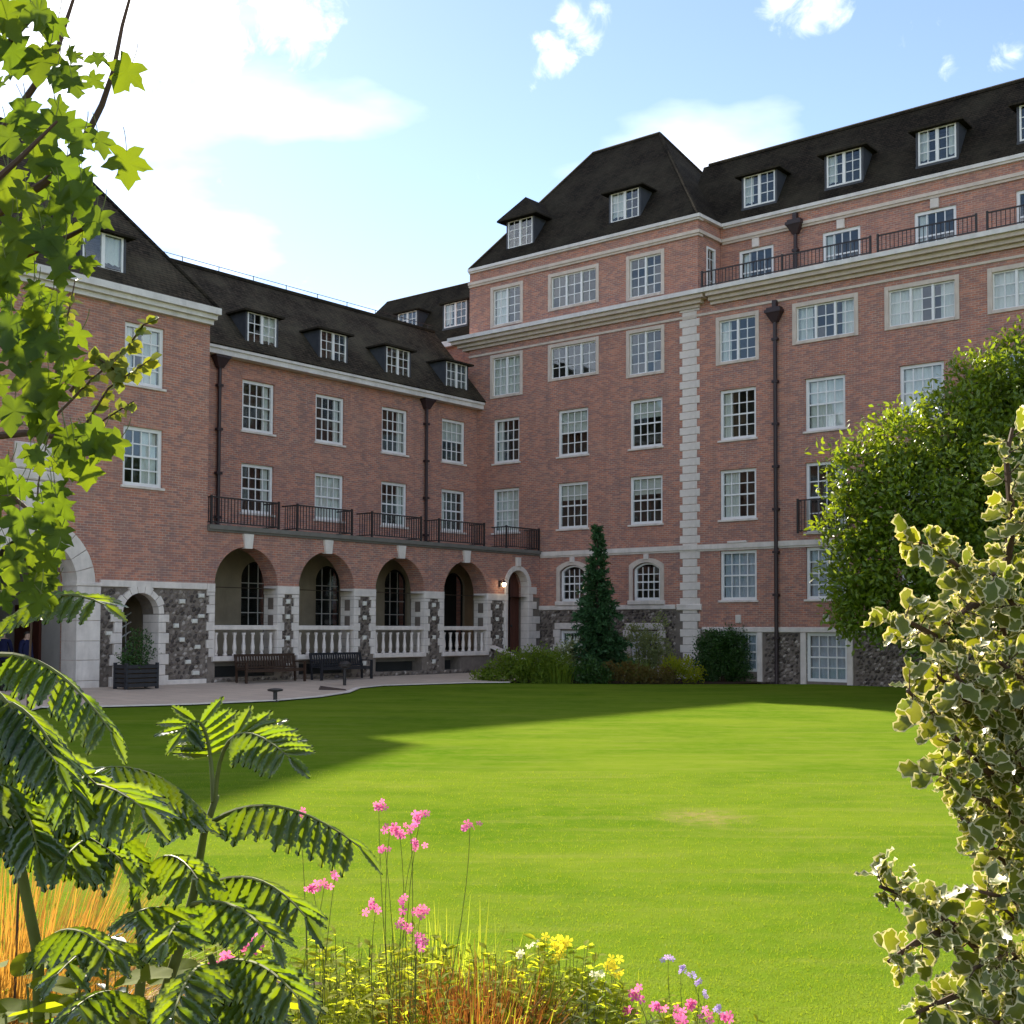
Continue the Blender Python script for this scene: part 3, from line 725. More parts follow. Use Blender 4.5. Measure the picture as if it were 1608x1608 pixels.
# loggia: floor, back wall, vault, windows
MB().box(GU1 + .02, -.02, .45, 4.1, .75, 1.06).build('loggia_floor', STEPS, arcd, K)
bw = [Op(c - .72, c + .72, 2.2 if i < 3 else 1.1, 4.2, .62) for i, c in enumerate((-13.62, -9.68, -5.58, -1.62))] + [Op(-18.3, -16.9, 2.2, 4.2, .62)]
m = MB(); wall(m, GU1, -.0, 1.0, 5.62, bw, 3.98, .22); m.build('loggia_back_wall', TAN, arcd, K)
m = MB(); m.poly([(GU1 + .01, .78, 5.58), (-.01, .78, 5.58), (-.01, 3.99, 5.58), (GU1 + .01, 3.99, 5.58)]); m.poly([(GU1 + .01, .78, 1), (GU1 + .01, 3.99, 1), (GU1 + .01, 3.99, 5.6), (GU1 + .01, .78, 5.6)])
m.build('loggia_ceiling', TAN, arcd, K)
for i, o in enumerate(bw):
    e = empty('window', arcd, (((o.u0 + o.u1) / 2) * K, 4.1 * K, o.z0 * K)); w_, h_ = o.u1 - o.u0, o.z1 - o.z0; a = w_ / 2
    f_ = MB(); o1 = Op(-a, a, 0, h_, .62); o2 = Op(-a + .06, a - .06, .06, h_, .57); f_.ring(o2.outline(), o1.outline(), 0, .08); f_.box(-a, a, 0, .08, 0, .06); f_.build('frame', IRON, e, K)
    if i != 3:
        b_ = MB()
        for x in (-a / 3, a / 3): b_.box(x - .018, x + .018, .02, .05, .06, h_ + .5)
        for z in (.55, 1.15, 1.75): b_.box(-a + .06, a - .06, .022, .048, z - .018, z + .018)
        b_.build('glazing_bars', CORN, e, K)
        for c in range(3):
            for q in range(4): add_pane(e, -a + .06 + (w_ - .12) * (c + .5) / 3, .035, .06 + (h_ + .5) * (q + .5) / 4, (w_ - .12) / 3, (h_ + .5) / 4)
    MB().box(-a - .1, a + .1, .5, .6, -.1, h_ + .8).build('room', DARK, e, K)
# entrance door in the last arch, stone jambs, steps
e = empty('entrance_door', arcd, (0, 0, 0))
MB().ring([(x, z) for x, z in Op(-2.0, -1.35, 1.5, 3.5).outline()][:0] or [(-1.68, 1.0), (-1.68, 4.8)], [(-1.66, 1.0), (-1.66, 4.8)], .44, .5).build('cover_strip', IRON, e, K)
dl = Op(door.u0 + .02, door.u1 - .02, 1.0, 4.08, .73); pl = MB(); n = 6
hd = dl.head()
for i in range(n):
    xa, xb = dl.u0 + (dl.u1 - dl.u0) * i / n + .006, dl.u0 + (dl.u1 - dl.u0) * (i + 1) / n - .006
    zt = lambda x: 4.08 + .73 * math.sqrt(max(0, 1 - ((x + 1.675) / .725) ** 2))
    q = MB(); y0 = .5
    q.add([(xa, y0, 1.0), (xb, y0, 1.0), (xb, y0, zt(xb)), (xa, y0, zt(xa)), (xa, y0 + .06, 1.0), (xb, y0 + .06, 1.0), (xb, y0 + .06, zt(xb)), (xa, y0 + .06, zt(xa))], [(0, 1, 2, 3), (0, 3, 7, 4), (1, 5, 6, 2), (4, 7, 6, 5), (0, 4, 5, 1)])
    q.build('plank', DOORW, e, K)
MB().lathe(-1.55, .45, [(.03, 2.2), (.05, 2.23), (.05, 2.28), (.03, 2.31)], 8).build('knob', IRON, e, K)
MB().box(door.u0, door.u1, .57, .7, .95, 4.9).build('door_back', DARK, e, K)
n = 9
for i in range(n):
    a0, a1 = math.pi * i / n + .012, math.pi * (i + 1) / n - .012
    A = [(-1.675 - .735 * math.cos(t), 4.08 + .745 * math.sin(t)) for t in np.linspace(a0, a1, 3)]; B_ = [(-1.675 - .95 * math.cos(t), 4.08 + .96 * math.sin(t)) for t in np.linspace(a0, a1, 3)]
    MB().ring(A, B_, -.06, .4).build('voussoir', STONE, arcd, K)
for i in range(9):
    z = 1.0 + i * .343; wd = .62 if i % 2 == 0 else .34
    MB().cham(-.935, -.935 + wd + (.25 if z < 2.4 else 0), -.07, .4, z, z + .333, .015).build('jamb_stone', STONE, arcd, K)
    MB().cham(-2.6, -2.415, -.07, .4, z, z + .333, .015).build('jamb_stone', STONE, arcd, K)
MB().cham(-1.82, -1.53, -.12, .1, 5.0, 5.42, .02).build('keystone', STONE, arcd, K)
e = empty('door_steps', arcd, (0, 0, 0))
for i in range(6):
    MB().box(-3.3 + i * .0, -.4, -.02 - .42 * (6 - i), -.02 - .42 * (5 - i) + (.0 if i < 5 else .0), -.2, .16 + i * .15).build('step', STEPS, e, K)
MB().slab([(-3.32, 0, 1.2), (-3.32, -2.6, .35), (-3.32, -2.6, -.2), (-3.32, 0, -.2)], -.28).build('side_wall', MORTAR, e, K)
MB().slab([(-3.64, .0, 1.28), (-3.28, .0, 1.28), (-3.28, -2.7, .42), (-3.64, -2.7, .42)], .1).build('coping', STONE, e, K)
# balcony slab, rails
MB().box(GU1 + .01, -.01, -.16, 4.1, 5.64, 5.80).build('balcony_slab', STEPS, arcd, K)
MB().box(GU1 + .01, -.01, -.08, .3, 5.56, 5.64).build('slab_moulding', STEPS, arcd, K)
for u0, u1 in ((-18.8, -15.75), (-14.85, -12.05), (-10.95, -8.1), (-7.0, -4.05), (-2.5, -.12)): railing(arcd, u0, u1, -.02, 5.80, 1.02, .9)
# upper wall, windows
WC = [-13.57, -9.67, -5.72, -1.72]; HW = .825
ops = [Op(c - HW, c + HW, 10.14, 12.22) for c in WC] + [Op(c - HW, c + HW, 6.80, 8.80) for c in WC]
m = MB(); wall(m, GU1, 0, 5.6, 12.95, ops, 4.0, .3); m.build('wall', BRICK, arcd, K)
for c, s in zip(WC, ('R', 'R', 'R', 'half')): sash(arcd, c - HW, c + HW, 10.14, 12.22, 4.09, style=s, wy=4.0)
for c, s in zip(WC, ('R', 'full', 'R', 'L')): sash(arcd, c - HW, c + HW, 6.80, 8.80, 4.09, style=s, wy=4.0)
for c in WC:
    for zt in (12.22, 8.80):
        q = MB(); A = [(c - HW - .02, zt), (c, zt + .06), (c + HW + .02, zt)]; q.ring(A, [(c - HW - .16, zt + .33), (c, zt + .42), (c + HW + .16, zt + .33)], 3.985, 4.02); q.build('gauged_arch', BRICK, arcd, K)
MB().box(GU1 + .01, -.01, 3.56, 4.1, 12.93, 13.26).build('eaves_box', CORN, arcd, K)
MB().box(GU1 + .01, -.01, 3.48, 3.56, 13.14, 13.30).build('gutter', CORN, arcd, K)
sl = (17.3 - 13.3) / 3.58
ext = 12.0
m = MB().slab([(GU1 - 1, 3.42, 13.3), (0.0, 3.42, 13.3), (0.0, 7.0, 17.3), (GU1 - 1, 7.0, 17.3)], .1).slab([(GU1 - 1, 7, 17.3), (0, 7, 17.3), (0, 12.5, 13.3), (GU1 - 1, 12.5, 13.3)], .1); m.build('roof', HAZEROOF, arcd, K)
kind(MB().tube([(GU1 - 1, 7, 17.31), (-.0, 7, 17.31)], .11, 6).build('ridge_tiles', ROOF, arcd, K), 'thing')
rwm = MB().tube([(GU1 - .5, 7, 17.60), (-.1, 7, 17.60)], .016, 4)
for i in range(11): rwm.tube([(GU1 + i * 1.85, 7, 17.3), (GU1 + i * 1.85, 7, 17.62)], .018, 4)
rwm.build('ridge_wire', IRON, arcd, K)
for c, s in zip(WC, ('RR', None, None, None)): dormer(arcd, c + .02, 3.85, 13.70, 1.48, 1.30, sl, .14, 2, 3, s, .30)
m = MB().poly([(GU1, 12.4, -.2), (0, 12.4, -.2), (0, 12.4, 13.3), (GU1, 12.4, 13.3)]).poly([(GU1 + .05, 4.3, .9), (-.02, 4.3, .9), (-.02, 12.4, .9), (GU1 + .05, 12.4, .9)]); m.poly([(-.015, 4.3, .9), (-.015, 12.4, .9), (-.015, 12.4, 13.3), (-.015, 7, 17.15), (-.015, 4.3, 13.8)]); m.build('rear_wall', BRICK, arcd, K)
drainpipe(arcd, -15.62, 3.86, 5.85, 13.05); drainpipe(arcd, -3.75, 3.86, 5.85, 13.05)

# ================================================================== CORNER PAVILION
pav = empty('corner_pavilion', None, QB, ROT_B)
tag(pav, 'tallest brick pavilion with steep hipped roof and a white quoined edge', 'building')
def cornice(parent, u0, u1, y, steps, mat, z=None):
    for k, (p, z0, z1) in enumerate(steps):
        MB().box(u0 - (p if z == 'L' or z == 'LR' else 0), u1 + (p if z in ('R', 'LR') else 0), y - p, y + .3, z0, z1).build('cornice', CORN if (len(steps) == 4 and k == 3) else mat, parent, K)
C1, C2, C3 = (-11.36, -9.30), (-7.75, -4.80), (-3.28, -1.26)
S1, S2, S3 = (-11.14, -9.50), (-7.15, -5.40), (-3.09, -1.37)
R6, R5, R4, R3 = (16.88, 18.92), (13.38, 15.54), (10.18, 12.35), (6.78, 8.92)
ops = [Op(*C1, *R6), Op(*C2, 17.13, 18.92), Op(*C3, *R6), Op(*C1, *R5), Op(*C2, 13.78, 15.54), Op(*C3, *R5)] + [Op(*s, *r) for s in (S1, S2, S3) for r in (R4, R3)]
AW = [Op(-7.0, -5.55, 3.40, 4.78, .3), Op(-2.92, -1.47, 3.40, 4.78, .3)]
m = MB(); wall(m, -12.75, .45, 3.1, 19.95, ops + AW, 0, .28)
m.poly([(-12.75, 0, 3), (-12.75, 6, 3), (-12.75, 6, 19.95), (-12.75, 0, 19.95)])
m.build('wall', BRICK, pav, K)
rw = MB()                                             # return face beside the balcony
rw.poly([(.45, 0, 16.5), (.45, .70, 16.5), (.45, .70, 19.95), (.45, 0, 19.95)]).poly([(.45, 1.45, 16.5), (.45, 1.9, 16.5), (.45, 1.9, 19.95), (.45, 1.45, 19.95)]).poly([(.45, .70, 18.85), (.45, 1.45, 18.85), (.45, 1.45, 19.95), (.45, .70, 19.95)]).poly([(.45, .70, 16.5), (.45, 1.45, 16.5), (.45, 1.45, 16.9), (.45, .70, 16.9)])
rw.build('return_wall', BRICK, pav, K)
e = empty('window', pav, (.45 * K, 1.075 * K, 16.9 * K), math.pi / 2)
f_ = MB(); a, h_ = .375, 1.95
f_.box(-a, -a + .09, -.03, .1, 0, h_); f_.box(a - .09, a, -.03, .1, 0, h_); f_.box(-a + .09, a - .09, -.028, .1, h_ - .09, h_); f_.box(-a + .09, a - .09, -.028, .1, 0, .09); f_.build('frame', WHITE, e, K)
b_ = MB().box(-.015, .015, .03, .06, .09, h_ - .09)
for q in range(1, 4): b_.box(-a + .09, a - .09, .032, .058, h_ * q / 4 - .015, h_ * q / 4 + .015)
b_.build('glazing_bars', WHITE, e, K)
for c in (-1, 1):
    for q in range(4): add_pane(e, c * .14, .045, .1 + (h_ - .2) * (q + .5) / 4, .28, (h_ - .2) / 4)
MB().box(-a - .05, a + .05, .3, .4, -.1, h_ + .1).build('room', DARK, e, K)
m = MB(); bwin = Op(-3.05, -1.6, .35, 2.05); bwin2 = Op(-7.0, -5.6, .35, 2.05)
wall(m, -8.5, .45, -.2, 3.1, [bwin, bwin2], .03, .3); m.build('plinth_wall', MORTAR, pav, K)
flintwork(pav, [(-8.4, -.72, -.1, 2.98)], [lambda u, z: -3.45 < u < -1.2 and z < 2.45, lambda u, z: -7.4 < u < -5.2 and z < 2.45], .03, .17)
MB().cham(-8.6, -.70, -.06, .03, 3.0, 3.2, .02).build('stone_band', STONE, pav, K)
for b in (bwin, bwin2):
    sash(pav, b.u0, b.u1, b.z0, b.z1, .12, 4, 4, 'L', sill=False)
    for i, (x0, x1) in enumerate(((b.u0 - .3, b.u0 + .01), (b.u1 - .01, b.u1 + .3))):
        z = .0; k = 0
        while z < 2.0:
            d = .08 * (k % 2); MB().cham(x0 - (d if i == 0 else 0), x1 + (d if i else 0), -.05, .2, z, z + .34, .015).build('jamb_stone', STONE, pav, K); z += .35; k += 1
    MB().cham(b.u0 - .3, b.u1 + .3, -.05, .2, 2.11, 2.4, .02).build('lintel', STONE, pav, K)
for o, s in zip(AW, (None, None)):
    sash(pav, o.u0 + .02, o.u1 - .02, o.z0, o.z1, .10, 4, 4, s, .28, False)
    A = o.outline(); c = (o.u0 + o.u1) / 2
    B_ = [(c + (x - c) * 1.26 + 0, z if k in (0, len(A) - 1) else z + .19) for k, (x, z) in enumerate(A)]
    MB().ring(A, B_, -.05, .12).build('stone_surround', SURR, pav, K)
    MB().cham(o.u0 - .24, o.u1 + .24, -.11, .1, 3.21, 3.40, .02).build('sill', STONE, pav, K)
    MB().cham(c - .13, c + .13, -.09, .1, 5.20, 5.44, .02).build('keystone', STONE, pav, K)
cornice(pav, -13.0, .45, 0, ((.12, 15.98, 16.12), (.30, 16.12, 16.28), (.52, 16.28, 16.44), (.66, 16.44, 16.62)), SURR, 'LR')
cornice(pav, -12.75, .45, 0, ((.05, 15.60, 15.70),), SURR)
cornice(pav, -12.75, .45, 0, ((.08, 19.14, 19.24), (.14, 19.24, 19.38)), SURR, 'R')
cornice(pav, -12.75, .45, 0, ((.10, 19.84, 19.92), (.18, 19.92, 20.06)), CORN, 'R')
MB().box(.45, .63, .31, 1.9, 19.92, 20.06).build('coping', CORN, pav, K); MB().box(.45, .59, .31, 1.9, 19.24, 19.38).build('return_band', SURR, pav, K)
cornice(pav, -8.15, .45, 0, ((.05, 5.46, 5.54), (.10, 5.54, 5.74)), STONE)
quoins(pav, .03, -.2, 15.95, 0.0)
MB().cham(-.62, .62, -.10, .1, 2.95, 3.22, .03).build('quoin_band', STONE, pav, K); MB().cham(-.60, .66, -.13, .1, -.2, .35, .03).build('quoin_base', STONE, pav, K)
casement(pav, *C1, *R6, style='LL'); casement(pav, *C2, 17.13, 18.92, 3, rows=3); casement(pav, *C3, *R6)
casement(pav, *C1, *R5, style='full'); casement(pav, *C2, 13.78, 15.54, 3, rows=3); casement(pav, *C3, *R5)
for s, t4, t3 in ((S1, 'L', 'full'), (S2, 'half', 'top'), (S3, 'top', 'top')):
    sash(pav, *s, *R4, style=t4); sash(pav, *s, *R3, style=t3)
    for zt in (R4[1], R3[1]):
        c, hw = (s[0] + s[1]) / 2, (s[1] - s[0]) / 2
        MB().ring([(c - hw - .02, zt), (c, zt + .05), (c + hw + .02, zt)], [(c - hw - .15, zt + .32), (c, zt + .40), (c + hw + .15, zt + .32)], -.012, .02).build('gauged_arch', BRICK, pav, K)
ez = 20.07; e0, e1, rz, ry = -12.75, .5, 26.3, 4.55
P = [(e0, -.05, ez), (e1, -.05, ez), (e1, 9.1, ez), (e0, 9.1, ez), (-8.45, ry, rz), (-4.43, ry, rz)]
m = MB()
m.slab([P[0], P[1], P[5], P[4]], .1).slab([P[1], P[2], P[5]], .1).slab([P[2], P[3], P[4], P[5]], .1).slab([P[3], P[0], P[4]], .1)
m.build('roof', ROOF, pav, K)
kind(MB().tube([P[4], P[5]], .11, 6).tube([P[5], P[1]], .09, 6).tube([P[4], P[0]], .09, 6).tube([P[5], P[2]], .09, 6).build('ridge_tiles', ROOF, pav, K), 'thing')
m = MB().poly([(-12.75, 9, -.2), (.45, 9, -.2), (.45, 9, 20), (-12.75, 9, 20)]); m.build('rear_wall', BRICK, pav, K)
dormer(pav, -9.95, .55, 20.85, 1.55, 1.38, 1.4, 1.2, 2, 3, None, .46); dormer(pav, -3.75, .55, 20.85, 1.55, 1.38, 1.4, .2, 2, 3, 'LL', .38)

# ================================================================== LONG RANGE (right)
lng = empty('long_range', None, QB, ROT_B)
tag(lng, 'long brick range with an upper iron-railed balcony, running to the picture right of the pavilion', 'building')
CU1 = 22.0
cc = [2.36, 6.29, 10.22, 14.15, 18.1]; hw = .86
cas = [(1.33, 3.38, 13.33, 15.4, 2), (4.89, 7.72, 13.7, 15.4, 3), (8.79, 11.68, 13.7, 15.4, 3), (12.71, 15.6, 13.7, 15.4, 3), (16.7, 19.6, 13.7, 15.4, 3)]
ops = [Op(*c[:4]) for c in cas]
r4 = [Op(c - hw, c + hw, 10.12, 12.25) for c in cc]; r3 = [Op(c - hw, c + hw, 6.75 if i == 0 else 6.05, 8.85) for i, c in enumerate(cc)]; r2 = [Op(c - hw, c + hw, 3.36, 5.44) for c in cc]
m = MB(); wall(m, .452, CU1, 2.22, 16.5, ops + r4 + r3 + r2, 0, .28); m.build('wall', BRICK, lng, K)
r1 = [Op(5.42, 7.16, .08, 2.02), Op(1.5, 3.24, .4, 2.02), Op(13.3, 15.0, .08, 2.02)]
m = MB(); wall(m, .452, CU1, -.2, 2.22, r1, .03, .3); m.build('plinth_wall', MORTAR, lng, K)
flintwork(lng, [(.66, 12.2, -.1, 1.98)], [lambda u, z: 5.1 < u < 7.5, lambda u, z: 1.2 < u < 3.6], .03, .17)
MB().cham(.63, CU1, -.06, .03, 2.03, 2.24, .02).build('stone_band', STONE, lng, K)
for o in r1:
    sash(lng, o.u0, o.u1, o.z0, o.z1, .1, 4, 4, 'net', sill=False)
    for x0, x1 in ((o.u0 - .24, o.u0), (o.u1, o.u1 + .24)): MB().cham(x0, x1, -.05, .2, -.2, 2.02, .015).build('jamb_stone', STONE, lng, K)
    c = (o.u0 + o.u1) / 2; MB().cham(c - .13, c + .13, -.06, .05, 2.4, 2.75, .02).build('keystone', STONE, lng, K)
for i, c in enumerate(cc):
    sash(lng, c - hw, c + hw, 10.12, 12.25, style=('L', 'full', 'full', 'L', 'R')[i])
    o = r3[i]; sash(lng, o.u0, o.u1, o.z0, o.z1, style=('LL', 'R', 'L', 'R', 'L')[i])
    sash(lng, c - hw, c + hw, 3.36, 5.44, style='net')
    for zt in (12.25, 8.85):
        MB().ring([(c - hw - .02, zt), (c, zt + .05), (c + hw + .02, zt)], [(c - hw - .15, zt + .32), (c, zt + .42), (c + hw + .15, zt + .32)], -.012, .02).build('gauged_arch', BRICK, lng, K)
    if i: railing(lng, c - 1.05, c + 1.05, -.32, 6.0, 1.35, .3)
for i, c in enumerate(cas): casement(lng, *c[:4], c[4], style=('L', 'L+R', 'LL+R', 'full', 'L')[i], rows=4 if i == 0 else 3)
cornice(lng, .46, CU1, 0, ((.047, 5.46, 5.54), (.097, 5.54, 5.74)), STONE)
MB().cham(1.9, 2.8, -.12, .03, 5.74, 5.84, .02).build('stone_block', STONE, lng, K)
cornice(lng, .46, CU1, 0, ((.047, 15.60, 15.70),), SURR)
cornice(lng, 1.12, CU1, 0, ((.12, 15.98, 16.12), (.30, 16.12, 16.28), (.52, 16.28, 16.44), (.66, 16.44, 16.62)), SURR)
MB().box(.46, CU1, .31, 1.92, 16.45, 16.6).build('balcony_floor', STEPS, lng, K)
railing(lng, .95, 8.45, -.5, 16.62, .72, 0, .16, [4.7]); railing(lng, 8.75, 12.5, -.5, 16.62, .72, 0, .16); railing(lng, 12.9, 20.5, -.5, 16.62, .72, 0, .16, [16.7])
uw = [Op(c - .84 - .14, c + .84 - .14, 16.72, 18.72) for c in cc]
m = MB(); wall(m, .46, CU1, 16.5, 19.95, uw, 1.9, .28); m.build('attic_wall', BRICK, lng, K)
for i, o in enumerate(uw):
    sash(lng, o.u0, o.u1, o.z0, o.z1, 1.96, style=('L', 'L', 'L', 'R', 'L')[i], sill=False)
    c = (o.u0 + o.u1) / 2; MB().cham(c - .17, c + .17, 1.82, 1.95, 18.74, 19.13, .02).build('keystone', STONE, lng, K)
cornice(lng, .60, CU1, 1.9, ((.08, 19.14, 19.24), (.14, 19.24, 19.38)), SURR)
cornice(lng, .64, CU1, 1.9, ((.10, 19.84, 19.92), (.18, 19.92, 20.06)), CORN)
cs = (24.0 - 20.07) / 2.6
m = MB().slab([(-1.5, 1.85, 20.07), (CU1, 1.85, 20.07), (CU1, 4.45, 24.0), (-1.9, 4.45, 24.0)], .1).slab([(-1.9, 4.45, 24.0), (CU1, 4.45, 24.0), (CU1, 9.3, 20.0), (-1.9, 9.3, 20.0)], .1); m.build('roof', ROOF, lng, K)
kind(MB().tube([(-1.6, 4.45, 24.0), (CU1, 4.45, 24.0)], .11, 6).build('ridge_tiles', ROOF, lng, K), 'thing')
m = MB().poly([(.46, 9.2, -.2), (CU1, 9.2, -.2), (CU1, 9.2, 20), (.46, 9.2, 20)]).poly([(CU1, 0, -.2), (CU1, 9.2, -.2), (CU1, 9.2, 16.5), (CU1, 0, 16.5)]).poly([(CU1, 1.9, 16.5), (CU1, 9.2, 16.5), (CU1, 9.2, 20), (CU1, 4.45, 24), (CU1, 1.9, 20)]); m.build('rear_wall', BRICK, lng, K)
for i, c in enumerate(cc): dormer(lng, c - .16, 2.25, 20.72, 1.52, 1.40, cs, .15, 2, 3, ('L', 'L', 'L+R', None, None)[i], .34)
kind(MB().tube([(.62, .1, 20.2), (-1.0, 4.2, 23.9)], .05, 6).build('lead_valley', CORN, lng, K), 'thing') if False else None
drainpipe(lng, 4.17, -.12, -.1, 15.35, .085); drainpipe(lng, 4.15, 1.78, 16.6, 19.5, .085)

# ================================================================== REAR RANGE
rear = empty('rear_range', None, QB, ROT_B)
tag(rear, 'far dark tiled roof with two small dormers, seen behind the loggia range', 'building')
m = MB().poly([(-25.5, 1.5, 9), (-12.8, 1.5, 9), (-12.8, 1.5, 17.1), (-25.5, 1.5, 17.1)]); m.poly([(-25.5, 1.5, 9), (-25.5, 7, 9), (-25.5, 7, 17.1), (-25.5, 1.5, 17.1)]); m.build('wall', BRICK, rear, K)
m = MB().slab([(-25.6, 1.4, 17.1), (-12.8, 1.4, 17.1), (-12.8, 4, 21.0), (-22.7, 4, 21.0)], .1).slab([(-25.6, 6.6, 17.1), (-25.6, 1.4, 17.1), (-22.7, 4, 21.0)], .1).slab([(-12.8, 6.6, 17.1), (-25.6, 6.6, 17.1), (-22.7, 4, 21.0), (-12.8, 4, 21.0)], .1); m.build('roof', ROOF, rear, K)
MB().box(-25.7, -12.8, 1.2, 1.5, 16.8, 17.1).build('gutter', CORN, rear, K)
dormer(rear, -19.1, 2.0, 18.15, 1.4, 1.25, 1.5, .14, 2, 3, None, .25); dormer(rear, -15.55, 2.0, 18.05, 1.6, 1.3, 1.5, .14, 2, 3, 'L', .25)

# ================================================================== GROUND
def sheet(name, pts, mat, z, k='structure'):
    m = MB().poly([(p[0], p[1], z if len(p) < 3 else p[2]) for p in pts]); o = m.build(name, mat); return kind(o, k)
g = 600
sheet('ground', [(-g, -g), (g, -g), (g, g), (-g, g)], SOIL, -.06)
gp = lambda x, y, z=0.0: tuple(on_ground(x, y, z))
fw = lambda u, y, z: tuple(frame_pt(FF, u, y, z))
bw_ = lambda u, y, z: tuple(frame_pt(FB, u, y, z))
# lawn: gently uneven mesh, its far edges following the paving and the bed
lawn_edge = [gp(60, 1113), gp(150, 1112), gp(300, 1108), gp(430, 1102), gp(500, 1096), gp(545, 1089), gp(562, 1082), gp(600, 1078), gp(740, 1073.5), gp(800, 1073), gp(1000, 1074.5), gp(1150, 1074.5)]
lawn_pts = lawn_edge + [bw_(6, -.45, 0), bw_(14, -.45, 0), bw_(24, -.45, 0), (40, 10, 0), (40, -20, 0), (-40, -20, 0), (-40, 10, 0), fw(-38, -7, 0), fw(-30, -7.5, 0)]
sheet('lawn', lawn_pts, LAWN, 0.0)
# paved court in front of the loggia, rising slightly to the wall
inner = [fw(-40, -.03, .19), fw(-30, -.03, .19), fw(-24, -.03, .19), fw(-19, -.03, .19), fw(-12, -.03, .19), fw(-6, -.03, .19), fw(-.1, -.03, .19)]
outer = [fw(-38, -7, .03 / K), fw(-30, -7.5, .03 / K)] + [(p[0], p[1], .03) for p in lawn_edge[:-3]] + [(lawn_edge[-3][0], lawn_edge[-3][1], .03)]
m = MB(); o_ = outer; i_ = inner
m.v = [tuple(p) for p in o_] + [tuple(p) for p in i_]
from mathutils.geometry import tessellate_polygon
poly = [Vector((p[0], p[1], 0)) for p in o_] + [Vector((p[0], p[1], 0)) for p in reversed(i_)]
idx = list(range(len(o_))) + [len(o_) + k for k in range(len(i_) - 1, -1, -1)]
m.f = [tuple(idx[k] for k in t) for t in tessellate_polygon([poly])]
kind(m.build('paved_court', PAVING), 'structure')
kb = MB()
for a, b in zip(outer[:-1], outer[1:]):
    A, B_ = Vector(a), Vector(b); d = (B_ - A); nrm = Vector((-d.y, d.x, 0)).normalized() * .09
    kb.add([A - nrm, B_ - nrm, B_ + nrm, A + nrm] + [v + Vector((0, 0, .025)) for v in (A - nrm, B_ - nrm, B_ + nrm, A + nrm)], [(4, 5, 6, 7), (0, 1, 5, 4), (2, 3, 7, 6), (1, 2, 6, 5), (3, 0, 4, 7)])
kind(kb.build('kerb', STONE), 'structure')
# planting beds: along the pavilion, and round the camera's feet
bed = [gp(735, 1072, 0), gp(800, 1072), gp(1000, 1073.5), gp(1150, 1073.5), bw_(4, -.4, 0), bw_(4, -.05, 0), bw_(-8.1, -.05, 0), fw(-.2, -3, 0), fw(-3.2, -3, 0)]
sheet('wall_bed', bed, SOIL, .03)
near = [(-12, 8.2), (-4, 7.6), (-1.6, 7.1), (-.2, 6.7), (.6, 6.3), (1.05, 5.9), (1.3, 5.2), (1.35, 4.2), (2.6, 3.6), (6, 3.4), (6, -6), (-12, -6)]
sheet('flower_bed', near, SOIL, .012)

# ================================================================== FURNITURE AND SMALL THINGS
def at_f(u, y, z): return frame_pt(FF, u, y, z)
def bench(name, loc, rot, wood, label, w=1.75):
    e = tag(empty(name, None, loc, rot), label, 'bench', 'benches against the loggia wall'); a = w / 2
    sm = MB().box(-a, a, -.035, .035, -.014, .014).mesh('seat_slat', wood); bm = MB().box(-.03, .03, -.012, .012, 0, .36).mesh('back_slat', wood)
    for i in range(6): place('seat_slat', sm, e, (0, -.2 + i * .085, .43))
    n = int(w / .11)
    for i in range(n): place('back_slat', bm, e, (-a + .08 + (w - .16) * i / (n - 1), .285, .5), (-.18, 0, 0))
    MB().box(-a, a, .22, .27, .46, .52).build('back_rail', wood, e); MB().box(-a, a, .33, .375, .85, .93).build('top_rail', wood, e)
    lf = MB().box(-.035, .035, -.035, .035, 0, .64).mesh('leg', wood); lb = MB().tube([(0, 0, 0), (0, .02, .45), (0, .12, .92)], .042, 4).mesh('leg', wood)
    ar = MB().box(-.035, .035, -.27, .3, .64, .67).mesh('arm_rest', wood)
    for x in (-a + .03, a - .03): place('leg', lf, e, (x, -.24, 0)); place('leg', lb, e, (x, .25, 0)); place('arm_rest', ar, e, (x, 0, 0))
    MB().box(-a + .06, a - .06, -.25, -.21, .35, .41).build('apron', wood, e)
    return e
bench('garden_bench', at_f(-16.6, -.75, .17), ROT_F, TEAK, 'brown wooden slatted bench under the first loggia arch', 2.5)
bench('garden_bench', at_f(-13.15, -.75, .17), ROT_F, DARKW, 'dark painted slatted bench under the second loggia arch', 2.4)
def path_light(x, y, h, label, arm=False):
    p = on_ground(x, y); e = tag(empty('path_light', None, (p.x, p.y, .0)), label, 'garden light', 'low lights by the paved court')
    MB().lathe(0, 0, [(.055, -.02), (.055, h * .8), (.05, h * .8)], 10).build('post', IRON, e)
    MB().lathe(0, 0, [(.06, h * .72), (.20, h * .8), (.21, h * .9), (.16, h * .96), (.05, h)], 14).build('lamp_head', IRON, e)
    MB().lathe(0, 0, [(.09, -.02), (.09, .02), (.06, .05)], 10).build('base', IRON, e)
    if arm:
        MB().tube([(0, 0, h * .38), (-.2, -.02, h * .40)], .03, 6).build('arm', IRON, e); MB().lathe(-.24, -.02, [(.05, h * .34), (.1, h * .37), (.1, h * .43), (.04, h * .47)], 8).build('spot_head', IRON, e)
    return e
path_light(432, 1102, .36, 'short black mushroom-topped light on the lawn edge')
path_light(541, 1079, .86, 'tall black light post with a side spot at the end of the paving', True)
p = on_ground(522, 1086); e = empty('kerb_ramp', None, (p.x, p.y, .04), .3)
